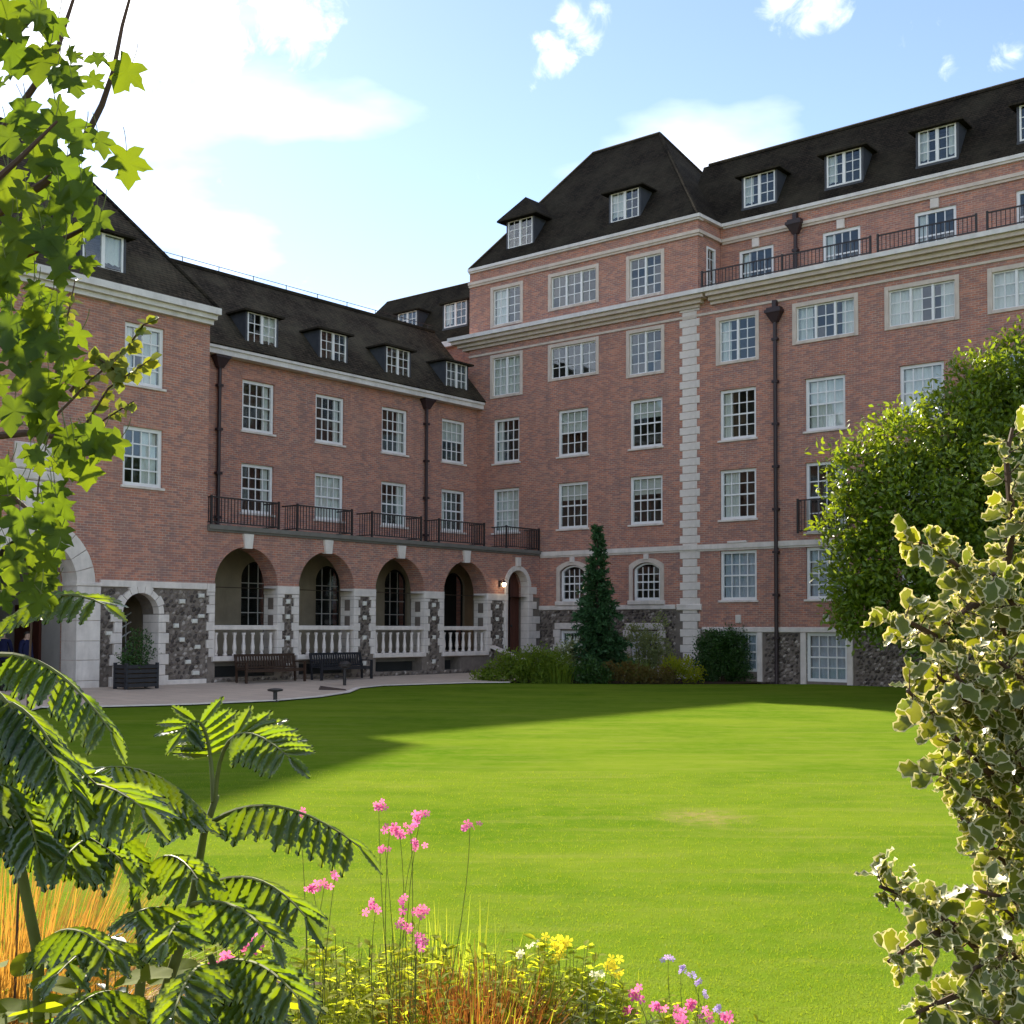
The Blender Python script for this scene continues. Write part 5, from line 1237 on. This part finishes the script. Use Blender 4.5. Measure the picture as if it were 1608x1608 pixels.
# ---- honeybush: big pinnate grey-green leaves
b = at(235, 1640, 3.1); hb = tag(empty('honeybush', None, (b.x, b.y, 0)), 'honeybush with big toothed feather leaves, tallest plant of the flower bed', 'plant'); iv3 = Matrix.Translation((-b.x, -b.y, 0)); l3 = lambda x, y, d: iv3 @ at(x, y, d)
STEMS = [[Vector((0, 0, -.05)), l3(245, 1600, 3.1), l3(285, 1480, 3.1), l3(305, 1400, 3.1), l3(320, 1310, 3.1), l3(340, 1250, 3.05)],
         [Vector((.05, .02, -.05)), l3(210, 1650, 3.1), l3(225, 1500, 3.1), l3(215, 1420, 3.1), l3(200, 1340, 3.1)],
         [Vector((-.25, .0, -.05)), l3(60, 1500, 3.0), l3(20, 1300, 2.9), l3(-10, 1120, 2.8), l3(-20, 1000, 2.8)],
         [Vector((.1, -.05, -.05)), l3(330, 1640, 2.9), l3(345, 1540, 2.9), l3(330, 1500, 2.9)]]
for q in STEMS: MB().tube(q, [.017 * (1 - .55 * i / (len(q) - 1)) for i in range(len(q))], 8, True).build('stem', GREENSTEM, hb, 1.0, True)
lf = leaf_mesh('leaflet', T_toothed(.35, 7), L_HONEY)
def pinnate(a, c, b_, pairs, size, facing, droop=.5, start=.22):
    pairs = int(pairs * 1.5); size *= .76
    e = empty('leaf', hb); pts = bez(l3(*a), l3(*c), l3(*b_), 10); MB().tube(pts, [.0065 * (1 - .75 * i / 10) for i in range(11)], 6).build('rachis', GREENSTEM, e)
    fc = Vector(facing).normalized()
    for i in range(pairs + 1):
        t = start + (1 - start) * i / pairs; p, d = poly_at(pts, min(t, .999)); s = size * (.72 + .5 * math.sin(math.pi * (.18 + .68 * t))) * rng.uniform(.9, 1.1)
        side = d.cross(fc).normalized()
        if i == pairs: place_leaf('leaflet', lf, e, p, d + Vector((0, 0, -droop * .3)), fc, s); break
        for sg in (-1, 1):
            dv = side * sg * .95 + d * .45 + Vector((0, 0, -droop * rng.uniform(.7, 1.3))); nm = fc + side * sg * rng.uniform(-.1, .35) + Vector((rng.gauss(0, .12), rng.gauss(0, .12), rng.gauss(0, .12)))
            place_leaf('leaflet', lf, e, p, dv, nm, s)
    return e
UP = (0, -.35, 1)
pinnate((-30, 1060, 2.8), (30, 1120, 2.7), (90, 1200, 2.55), 7, .11, (.2, -.5, .9), .8)
pinnate((-20, 1180, 2.9), (60, 1140, 2.8), (160, 1240, 2.65), 8, .12, (.1, -.5, .9), .8)
pinnate((-10, 1250, 2.9), (40, 1230, 2.7), (60, 1340, 2.6), 7, .12, (.0, -.6, .8), .8)
pinnate((20, 1300, 2.9), (90, 1270, 2.8), (190, 1350, 2.7), 8, .12, (.1, -.6, .8), .8)
pinnate((210, 1400, 3.1), (260, 1300, 2.95), (310, 1380, 2.8), 7, .11, (.1, -.5, .8), .7)
pinnate((320, 1310, 3.1), (300, 1240, 2.9), (230, 1290, 2.8), 7, .10, (-.1, -.5, .9), .7)
pinnate((60, 1500, 3.0), (100, 1420, 2.8), (180, 1500, 2.65), 7, .11, (.1, -.5, .9), .6)
pinnate((240, 1600, 3.0), (180, 1520, 2.8), (110, 1590, 2.6), 7, .11, (-.1, -.5, .9), .6)
pinnate((340, 1560, 2.9), (380, 1540, 2.7), (430, 1620, 2.6), 7, .11, (.1, -.5, .9), .6)
pinnate((338, 1255, 3.05), (345, 1090, 3.05), (455, 1190, 2.85), 6, .105, (.1, -.75, .7), .15, .45)
pinnate((335, 1260, 3.05), (330, 1085, 3.2), (285, 1150, 3.1), 6, .105, (-.1, -.85, .55), .1, .45)
pinnate((335, 1290, 3.05), (430, 1225, 2.9), (565, 1330, 2.8), 8, .115, (.1, -.25, 1), .75)
pinnate((330, 1290, 3.05), (250, 1195, 2.9), (165, 1205, 2.75), 8, .115, UP, .6)
pinnate((-20, 1010, 2.75), (70, 900, 2.6), (165, 950, 2.5), 7, .095, (.1, -.5, .85), .35)
pinnate((-15, 1030, 2.75), (80, 1010, 2.6), (175, 1150, 2.5), 8, .10, (.2, -.3, 1), .8)
pinnate((-30, 1100, 2.8), (60, 1080, 2.65), (120, 1260, 2.55), 8, .11, (.2, -.4, .9), .8)
pinnate((60, 1300, 2.9), (120, 1180, 2.7), (225, 1270, 2.55), 8, .13, (.0, -.55, .8), .7)
pinnate((40, 1300, 2.9), (30, 1190, 2.75), (-60, 1260, 2.6), 8, .13, UP, .7)
pinnate((200, 1340, 3.1), (150, 1230, 2.9), (30, 1300, 2.7), 8, .13, (-.1, -.6, .8), .8)
pinnate((205, 1345, 3.1), (150, 1280, 2.8), (100, 1350, 2.6), 7, .12, (-.1, -.6, .7), .8)
pinnate((310, 1400, 3.1), (400, 1340, 2.95), (480, 1440, 2.8), 7, .115, (.1, -.4, .9), .7)
pinnate((300, 1420, 3.1), (380, 1400, 2.8), (430, 1480, 2.6), 6, .105, (.2, -.5, .8), .6)
pinnate((290, 1470, 3.1), (270, 1400, 2.9), (200, 1440, 2.75), 6, .10, (-.2, -.6, .7), .6)
pinnate((285, 1475, 3.1), (290, 1420, 2.8), (260, 1480, 2.6), 5, .10, (0, -.7, .6), .7)
pinnate((335, 1520, 2.9), (400, 1480, 2.7), (470, 1570, 2.55), 7, .11, (.1, -.5, .8), .6)
pinnate((330, 1520, 2.9), (300, 1500, 2.6), (270, 1600, 2.4), 7, .105, (-.1, -.6, .8), .6)
pinnate((225, 1500, 3.1), (160, 1450, 2.8), (90, 1530, 2.6), 6, .105, (-.1, -.5, .9), .5)

# ---- variegated holly on the right
b = at(1720, 1640, 3.0); hl = tag(empty('variegated_holly', None, (b.x, b.y, 0)), 'variegated holly with cream-edged spiny leaves filling the right edge', 'shrub'); iv4 = Matrix.Translation((-b.x, -b.y, 0)); l4 = lambda x, y, d: iv4 @ at(x, y, d)
HBR = [[Vector((0, 0, -.05)), l4(1700, 1700, 3.0), l4(1650, 1400, 2.98), l4(1605, 1150, 2.92), l4(1570, 960, 2.86), l4(1500, 885, 2.75), l4(1445, 852, 2.7)],
       [l4(1605, 1150, 2.92), l4(1540, 1060, 2.8), l4(1470, 1000, 2.7), l4(1402, 962, 2.62)], [l4(1570, 960, 2.86), l4(1590, 820, 2.8), l4(1580, 720, 2.8), l4(1590, 672, 2.8)],
       [l4(1650, 1400, 2.98), l4(1600, 1290, 2.85), l4(1530, 1195, 2.75), l4(1470, 1125, 2.68), l4(1425, 1085, 2.6)], [l4(1600, 1290, 2.85), l4(1545, 1255, 2.75), l4(1478, 1215, 2.6)],
       [Vector((0.02, 0, .3)), l4(1650, 1600, 2.9), l4(1580, 1540, 2.75), l4(1500, 1455, 2.65), l4(1440, 1415, 2.55), l4(1382, 1392, 2.5)], [l4(1500, 1455, 2.65), l4(1440, 1480, 2.55), l4(1395, 1510, 2.5)],
       [l4(1580, 1540, 2.75), l4(1510, 1560, 2.6), l4(1440, 1590, 2.5)], [l4(1650, 1400, 2.98), l4(1585, 1360, 2.8), l4(1510, 1285, 2.65)], [l4(1570, 960, 2.86), l4(1525, 950, 2.75), l4(1490, 980, 2.65)],
       [l4(1605, 1150, 2.92), l4(1650, 1000, 2.85), l4(1625, 860, 2.75), l4(1610, 800, 2.7)], [l4(1650, 1000, 2.85), l4(1680, 820, 2.8), l4(1660, 690, 2.8)], [l4(1605, 1150, 2.92), l4(1560, 1130, 2.7), l4(1500, 1060, 2.55)],
       [l4(1650, 1400, 2.98), l4(1640, 1250, 2.75), l4(1590, 1180, 2.6)], [l4(1605, 1150, 2.92), l4(1620, 1080, 2.7), l4(1570, 1040, 2.55)], [l4(1650, 1600, 2.9), l4(1640, 1480, 2.7), l4(1580, 1430, 2.6)],
       [l4(1650, 1600, 2.9), l4(1620, 1620, 2.6), l4(1540, 1600, 2.5)], [l4(1650, 1000, 2.85), l4(1610, 980, 2.65), l4(1560, 900, 2.55)], [l4(1650, 1400, 2.98), l4(1660, 1330, 2.7), l4(1600, 1390, 2.6)], [l4(1640, 1250, 2.75), l4(1680, 1150, 2.65), l4(1640, 1040, 2.6)], [l4(1650, 1400, 2.98), l4(1620, 1420, 2.7), l4(1540, 1400, 2.55)], [l4(1605, 1150, 2.92), l4(1560, 1220, 2.7), l4(1520, 1180, 2.55)], [l4(1650, 1600, 2.9), l4(1590, 1500, 2.65), l4(1530, 1520, 2.5)], [l4(1605, 1150, 2.92), l4(1540, 1120, 2.75), l4(1470, 1060, 2.6)], [l4(1650, 1600, 2.9), l4(1560, 1620, 2.6), l4(1470, 1625, 2.5)]]
for ang, pick in ((math.pi, range(1, 25)),):
    Rm = Matrix.Rotation(ang, 4, 'Z'); HBR += [[Rm @ v for v in HBR[k]] for k in pick]
for q in HBR: MB().tube(q, [.011 * (1 - .75 * i / (len(q) - 1)) + .0012 for i in range(len(q))], 6).build('branch', TWIG, hl)
HP = []; twg = MB()
for qi, q in enumerate(HBR):
    L = sum((b_ - a).length for a, b_ in zip(q[:-1], q[1:])); n = int(L / (.019 if qi < 25 else .03)); s0 = .35 if (q[0] - HBR[0][0]).length < .4 else .12
    for i in range(n):
        t = s0 + (1 - s0) * (i + .5) / n; p, d = poly_at(q, t); a = i * 2.4 + rng.gauss(0, .4); o = d.orthogonal().normalized(); o2 = d.cross(o)
        out = (o * math.cos(a) + o2 * math.sin(a) + d * .55 + Vector((0, -.25, .1))).normalized(); ln = rng.uniform(.02, .085) * (1 - .4 * t); tip = p + out * ln
        twg.tube([p, tip], [.0018, .0012], 4, False); k = 2 + int(ln / .03)
        for j in range(k):
            u = (j + 1) / k; pp = p.lerp(tip, u); a2 = rng.uniform(0, 6.28); o3 = out.orthogonal().normalized(); o4 = out.cross(o3); dv = (o3 * math.cos(a2) + o4 * math.sin(a2)) * .9 + out * .7
            nm = out * .8 + Vector((rng.gauss(0, .35), -.45 + rng.gauss(0, .35), .35 + rng.gauss(0, .3))); HP.append((pp, dv, nm, rng.uniform(.034, .060)))
kind(twg.build('twigs', TWIG, hl), 'stuff')
def show(pp):
    w = pp + Vector((b.x, b.y, 0)); return (w.x / w.y) * F_PX + 804 < 1625, w.y
HP.sort(key=lambda h: (not show(h[0])[0], show(h[0])[1])); hm = leaf_mesh('holly_leaf', HOLLY, [L_HGREEN, L_HCREAM])
for pp, dv, nm, s in HP[:300]: place_leaf('leaf', hm, hl, pp, dv, nm, s)
rest = HP[300:]; kind(merged('leaves', HOLLY, [tuple(h[0]) for h in rest], [tuple(h[1]) for h in rest], [tuple(h[2]) for h in rest], [h[3] for h in rest], [L_HGREEN, L_HCREAM], hl), 'stuff')

# ---- grasses, perennials, flowers
def clump(name, x, y, depth, n, length, width, mat, label, lean=.35, spread=.2, bias=(0, 0), cat='ornamental grass', droop=.9):
    p = at(x, y, depth); t = tag(empty(name, None, (p.x, p.y, 0)), label, cat); blades('blades', (0, 0, 0), n, length, width, mat, t, lean, spread, 6, droop, bias); return t
clump('golden_grass', -10, 1600, 3.9, 8500, 1.45, .0028, L_GOLD, 'fountain of golden orange grass at the left edge', .50, .22, (.05, 0), 'ornamental grass', 1.7)
clump('rust_grass', 735, 1600, 5.1, 2200, .62, .003, L_RUST, 'rust brown tuft of fine grass at the bottom edge', .45, .28)
clump('green_grass', 760, 1600, 5.0, 260, .6, .003, L_BLADE, 'green blades growing through the rust brown grass', .5, .26)
clump('pale_grass', 620, 1600, 5.5, 320, .55, .003, L_BLADE, 'pale green grass tuft left of the rust brown one', .6, .3)
clump('pale_grass', 700, 1560, 6.0, 260, .60, .003, L_BLADE, 'upright yellow-green grass tuft behind the rust brown one', .25, .35)
clump('pale_grass', 500, 1600, 4.9, 300, .55, .003, L_BLADE, 'wispy green grass tuft right of the honeybush', .6, .35)
clump('pale_grass', 960, 1600, 5.4, 140, .42, .003, L_BLADE, 'sparse green grass tuft beside the pink blooms at the bottom edge', .6, .3)
def perennial(name, x, y, depth, r, h, n, size, mat, label, tmpl=None, flowers=(), cat='plant'):
    p = at(x, y, depth); t = tag(empty(name, None, (p.x, p.y, 0)), label, cat, 'plants of the flower bed'); st = MB(); P, D, Nn, S = [], [], [], []
    n = int(n * 1.7); ns = max(8, n // 30)
    for i in range(ns):
        a, rr = rng.uniform(0, 6.28), r * math.sqrt(rng.random()); hh = h * rng.uniform(.55, 1.08) * (1 - .35 * (rr / r) ** 2); top = Vector((rr * math.cos(a), rr * math.sin(a), hh)); bs = Vector((top.x * .45, top.y * .45, -.03))
        st.tube([bs, bs.lerp(top, .5) + Vector((rng.gauss(0, .015), rng.gauss(0, .015), 0)), top], [.0035, .003, .0015], 4, False)
        for j in range(n // ns):
            u = rng.uniform(.15, 1); q = bs.lerp(top, u); a2 = rng.uniform(0, 6.28); P.append(q); D.append((math.cos(a2), math.sin(a2), rng.uniform(-.2, .7))); Nn.append((rng.gauss(0, .4), rng.gauss(-.2, .4), 1)); S.append(size * rng.uniform(.6, 1.25))
    st.build('stems', GREENSTEM, t); kind(merged('leaves', tmpl or SIMPLE, [tuple(v) for v in P], D, Nn, S, mat, t), 'stuff')
    for (fm, pts, fs) in flowers:
        for (fx, fy, fd) in pts:
            q = Matrix.Translation((-p.x, -p.y, 0)) @ at(fx, fy, fd); hd = empty('flower_head', t, q); MB().tube(bez(Vector((-q.x * .7 + rng.gauss(0, .03), -q.y * .7, -q.z)), Vector((-q.x * .3 + rng.gauss(0, .05), rng.gauss(0, .03), -q.z * .35)), Vector((0, 0, -.01)), 8), [.0022 - .0011 * i / 8 for i in range(9)], 5, False).build('stalk', GREENSTEM, hd)
            pmz = leaf_mesh('petals_' + fm.name, PETAL, fm)
            for k in range(rng.randint(4, 7)):
                off = Vector((rng.gauss(0, fs * .9), rng.gauss(0, fs * .7), rng.gauss(0, fs * .6))); place_leaf('bloom', pmz, hd, off, (rng.gauss(0, 1), rng.gauss(0, .3), rng.gauss(0, 1)), (rng.gauss(0, .5), -.9, rng.gauss(.4, .4)), fs * rng.uniform(.7, 1.15))
    return t
perennial('pink_flower_plant', 620, 1560, 4.9, .34, .85, 700, .07, L_MOUND, 'tall pink-flowered plant in the middle of the flower bed', NARROW,
          [(PINK, [(595, 1266, 4.8), (660, 1280, 4.8), (628, 1308, 4.75), (650, 1325, 4.8), (738, 1296, 4.8), (590, 1425, 4.7), (632, 1418, 4.7), (660, 1432, 4.7), (635, 1458, 4.65), (655, 1476, 4.65), (612, 1300, 4.75), (645, 1300, 4.8), (605, 1330, 4.8)], .017)])
perennial('pink_flower_plant', 500, 1580, 4.6, .28, .85, 600, .07, L_MOUND, 'pink-flowered plant next to the honeybush leaves', NARROW, [(PINK, [(526, 1374, 4.5), (492, 1396, 4.5), (470, 1276, 4.6), (510, 1385, 4.5)], .017)])
perennial('pink_flower_plant', 390, 1600, 4.2, .26, .85, 600, .06, L_MOUND, 'small pink-flowered plant behind the honeybush stems', NARROW, [(PINK, [(392, 1486, 4.1), (372, 1502, 4.1), (350, 1510, 4.1)], .02)])
perennial('pink_flower_plant', 1080, 1640, 5.4, .38, .36, 1100, .05, L_MOUND, 'low pink-flowered plant at the bottom edge beside the lawn', None, [(PINK, [(1000, 1562, 5.2), (1030, 1580, 5.2), (1062, 1590, 5.2), (1085, 1578, 5.2), (1072, 1602, 5.1), (1112, 1600, 5.2), (1140, 1596, 5.2), (985, 1590, 5.2)], .02)])
perennial('yellow_flower_plant', 880, 1600, 5.3, .38, .64, 2600, .055, L_MOUND, 'bushy plant topped with yellow flowers at the bottom edge', None, [(YELLOW, [(868, 1478, 5.3), (885, 1482, 5.3), (878, 1496, 5.25), (965, 1508, 5.3), (968, 1524, 5.3)], .022), (WHITEP, [(840, 1485, 5.3), (940, 1530, 5.2), (815, 1500, 5.3)], .015)])
perennial('violet_flower_plant', 1100, 1600, 5.6, .2, .3, 160, .05, L_SILVER, 'plant with slim violet flower spikes against the lawn', NARROW, [(VIOLET, [(1050, 1503, 5.5), (1070, 1520, 5.5), (1086, 1532, 5.5), (1098, 1545, 5.5), (1106, 1562, 5.5), (1130, 1585, 5.5)], .013)])
perennial('leafy_perennial', 40, 1640, 3.6, .4, 1.02, 1600, .06, L_MOUND, 'leafy plant in the bottom left corner under the golden grass')
perennial('leafy_perennial', 150, 1640, 3.35, .34, 1.12, 1500, .07, L_HONEY, 'dark leafy plant between the honeybush stems and the golden grass')
perennial('leafy_perennial', 330, 1640, 3.5, .34, 1.0, 1500, .065, L_HONEY, 'dark leafy plant at the bottom edge below the honeybush leaves')
perennial('silvery_plant', 940, 1610, 5.0, .28, .56, 900, .055, L_SILVER, 'silvery feathery plant below the yellow flowers', NARROW)
perennial('leafy_perennial', 560, 1600, 5.2, .45, .66, 2200, .05, L_MOUND, 'low mixed green plant at the foot of the tall pink flowers')
perennial('leafy_perennial', 440, 1600, 4.4, .38, .82, 2000, .055, L_MOUND, 'leafy green plant in front of the small pink flowers')
perennial('leafy_perennial', 800, 1600, 5.7, .38, .54, 1500, .05, L_MOUND, 'green plant between the rust grass and the yellow flowers')
perennial('leafy_perennial', 660, 1600, 5.8, .4, .56, 1500, .05, L_MOUND, 'pale leafy plant hidden behind the rust grass')
perennial('leafy_perennial', 230, 1640, 3.9, .4, 1.0, 1800, .06, L_MOUND, 'leafy plant under the honeybush beside the golden grass')
perennial('leafy_perennial', 330, 1600, 5.2, .45, .72, 1600, .055, L_MOUND, 'leafy plant far behind the honeybush stems')
perennial('leafy_perennial', 120, 1600, 5.0, .5, .8, 1600, .06, L_MOUND, 'leafy plant behind the golden grass by the lawn')
p = at(110, 1640, 3.0); t = tag(empty('broad_leaved_plant', None, (p.x, p.y, 0)), 'low plant with broad yellow-green leaves in the bottom left corner', 'plant', 'plants of the flower bed'); bl = leaf_mesh('broad_leaf', T_broad(), L_BROAD); stl = MB()
for i in range(26):
    a = rng.uniform(0, 6.28); q = Vector((rng.gauss(0, .17), rng.gauss(0, .12), rng.uniform(.95, 1.2))); place_leaf('leaf', bl, t, q, (math.cos(a), math.sin(a), -.1), (rng.gauss(0, .3), rng.gauss(-.3, .3), 1), rng.uniform(.09, .16)); stl.tube([(q.x * .2, q.y * .2, -.03), (q.x * .7, q.y * .7, q.z * .6), q], .003, 4, False)
stl.build('leaf_stalks', GREENSTEM, t)

# ---- blades of the near lawn
n = 120000
dd = 6.0 * (17 / 6.0) ** (nrng.random(n) ** 1.5) ; aa = nrng.uniform(-.52, .52, n); X = dd * np.tan(aa); Y = dd
poly = np.array([(q[0], q[1]) for q in near])
def inside(X, Y, poly):
    r = np.zeros(len(X), bool); j = len(poly) - 1
    for i in range(len(poly)):
        xi, yi = poly[i]; xj, yj = poly[j]; c = ((yi > Y) != (yj > Y)) & (X < (xj - xi) * (Y - yi) / (yj - yi + 1e-9) + xi); r ^= c; j = i
    return r
ok = ~inside(X, Y, poly); X, Y = X[ok], Y[ok]; n = len(X)
P = np.stack([X, Y, np.zeros(n)], 1); D = nrng.normal(size=(n, 3)) * .7 + np.array([0, 0, 1]); s_ = (.016 + .0008 * Y) * nrng.uniform(.6, 1.3, n)
TB = (np.array([(-.07, 0, 0), (.07, 0, 0), (0, 1, 0)]), [(0, 1, 2)], None)
kind(merged('grass', TB, P, D, unit(n), s_, L_GRASS), 'stuff'); bpy.data.objects['grass']['label'] = 'short mown grass blades of the lawn'

# ================================================================== PEOPLE IN THE CARRIAGE ARCH
CLOTH1 = mat_plain('navy_coat', (.012, .014, .045), (.018, .02, .055), 5, .9, .1); CLOTH2 = mat_plain('dark_trousers', (.02, .02, .024), (.03, .03, .032), 5, .9, .1)
SKIN = mat_plain('skin', (.42, .26, .19), (.38, .23, .17), 8, .6, .3); HAIR = mat_plain('dark_hair', (.02, .014, .01), (.03, .02, .015), 20, .6, .3); CLOTH3 = mat_plain('grey_top', (.10, .10, .12), (.08, .08, .1), 5, .9, .1)
def person(loc, rotz, h, top_mat, label, bend=.0):
    """standing figure, one skin from joints and radii; materials by height and hand"""
    J = {'pelvis': (0, 0, .53, .085), 'waist': (0, .0, .60, .078), 'chest': (0, -.005 - bend * .3, .72, .095), 'neckb': (0, -bend * .6, .815, .05), 'neck': (0, -.005 - bend * .8, .85, .034), 'head': (0, -.015 - bend, .90, .052), 'crown': (0, -.01 - bend, .955, .05)}
    E_ = [('pelvis', 'waist'), ('waist', 'chest'), ('chest', 'neckb'), ('neckb', 'neck'), ('neck', 'head'), ('head', 'crown')]
    for s, n in ((-1, 'l'), (1, 'r')):
        J.update({n + 'sh': (s * .105, -bend * .5, .80, .045), n + 'el': (s * .145, -.01, .64, .030), n + 'wr': (s * .125, -.06, .515, .021), n + 'hd': (s * .12, -.075, .47, .022), n + 'hip': (s * .05, 0, .50, .062), n + 'kn': (s * .055, -.012 * (s + 1), .28, .042), n + 'an': (s * .055, .01, .045, .027), n + 'toe': (s * .062, -.085, .018, .022)})
        E_ += [('neckb', n + 'sh'), (n + 'sh', n + 'el'), (n + 'el', n + 'wr'), (n + 'wr', n + 'hd'), ('pelvis', n + 'hip'), (n + 'hip', n + 'kn'), (n + 'kn', n + 'an'), (n + 'an', n + 'toe')]
        for k in range(4): J[n + 'f%d' % k] = (s * (.112 + .004 * k), -.085 + .012 * k, .425 + .004 * abs(k - 1.5), .0065); E_.append((n + 'hd', n + 'f%d' % k))
        J[n + 'th'] = (s * .10, -.095, .45, .007); E_.append((n + 'hd', n + 'th'))
    nm = list(J); me = bpy.data.meshes.new('person'); me.from_pydata([tuple(c * h for c in J[k][:3]) for k in nm], [(nm.index(a), nm.index(b)) for a, b in E_], [])
    o = bpy.data.objects.new('person_tmp', me); COL.objects.link(o); md = o.modifiers.new('skin', 'SKIN'); md.use_smooth_shade = True
    for k, v in zip(nm, me.skin_vertices[0].data): v.radius = (J[k][3] * h * (1.15 if k in ('chest', 'pelvis', 'waist') else 1), J[k][3] * h * (.8 if k in ('chest', 'pelvis', 'waist') else 1)); v.use_root = k == 'pelvis'
    sb = o.modifiers.new('sub', 'SUBSURF'); sb.levels = 1; sb.render_levels = 1
    dg = bpy.context.evaluated_depsgraph_get(); m2 = bpy.data.meshes.new_from_object(o.evaluated_get(dg)); bpy.data.objects.remove(o)
    for m in (top_mat, CLOTH2, SKIN): m2.materials.append(m)
    for p in m2.polygons:
        c = p.center / h; p.material_index = 2 if c.z > .835 or (c.z < .50 and abs(c.x) > .095 and c.z > .40) else (1 if c.z < .50 else 0)
    t = tag(empty('person', None, loc, rotz), label, 'person'); place('body', m2, t)
    V, Fc = ico(); hr = MB().add([(v[0] * .056 * h, (v[1] * .060 + .008 - bend) * h, (.935 + v[2] * .05 + (.0 if v[1] > -.3 else .018)) * h) for v in V], Fc); hr.build('hair', HAIR, t, 1.0, True)
    return t
person(at_f(-25.75, 1.3, .17) * 1.0, ROT_F + 2.6, 1.74, CLOTH1, 'person in a navy coat, the one further left inside the carriage arch', .02)
person(at_f(-25.15, 1.0, .17), ROT_F + .4, 1.70, CLOTH1, 'person in navy blue clothes standing by the arch pier', .03)
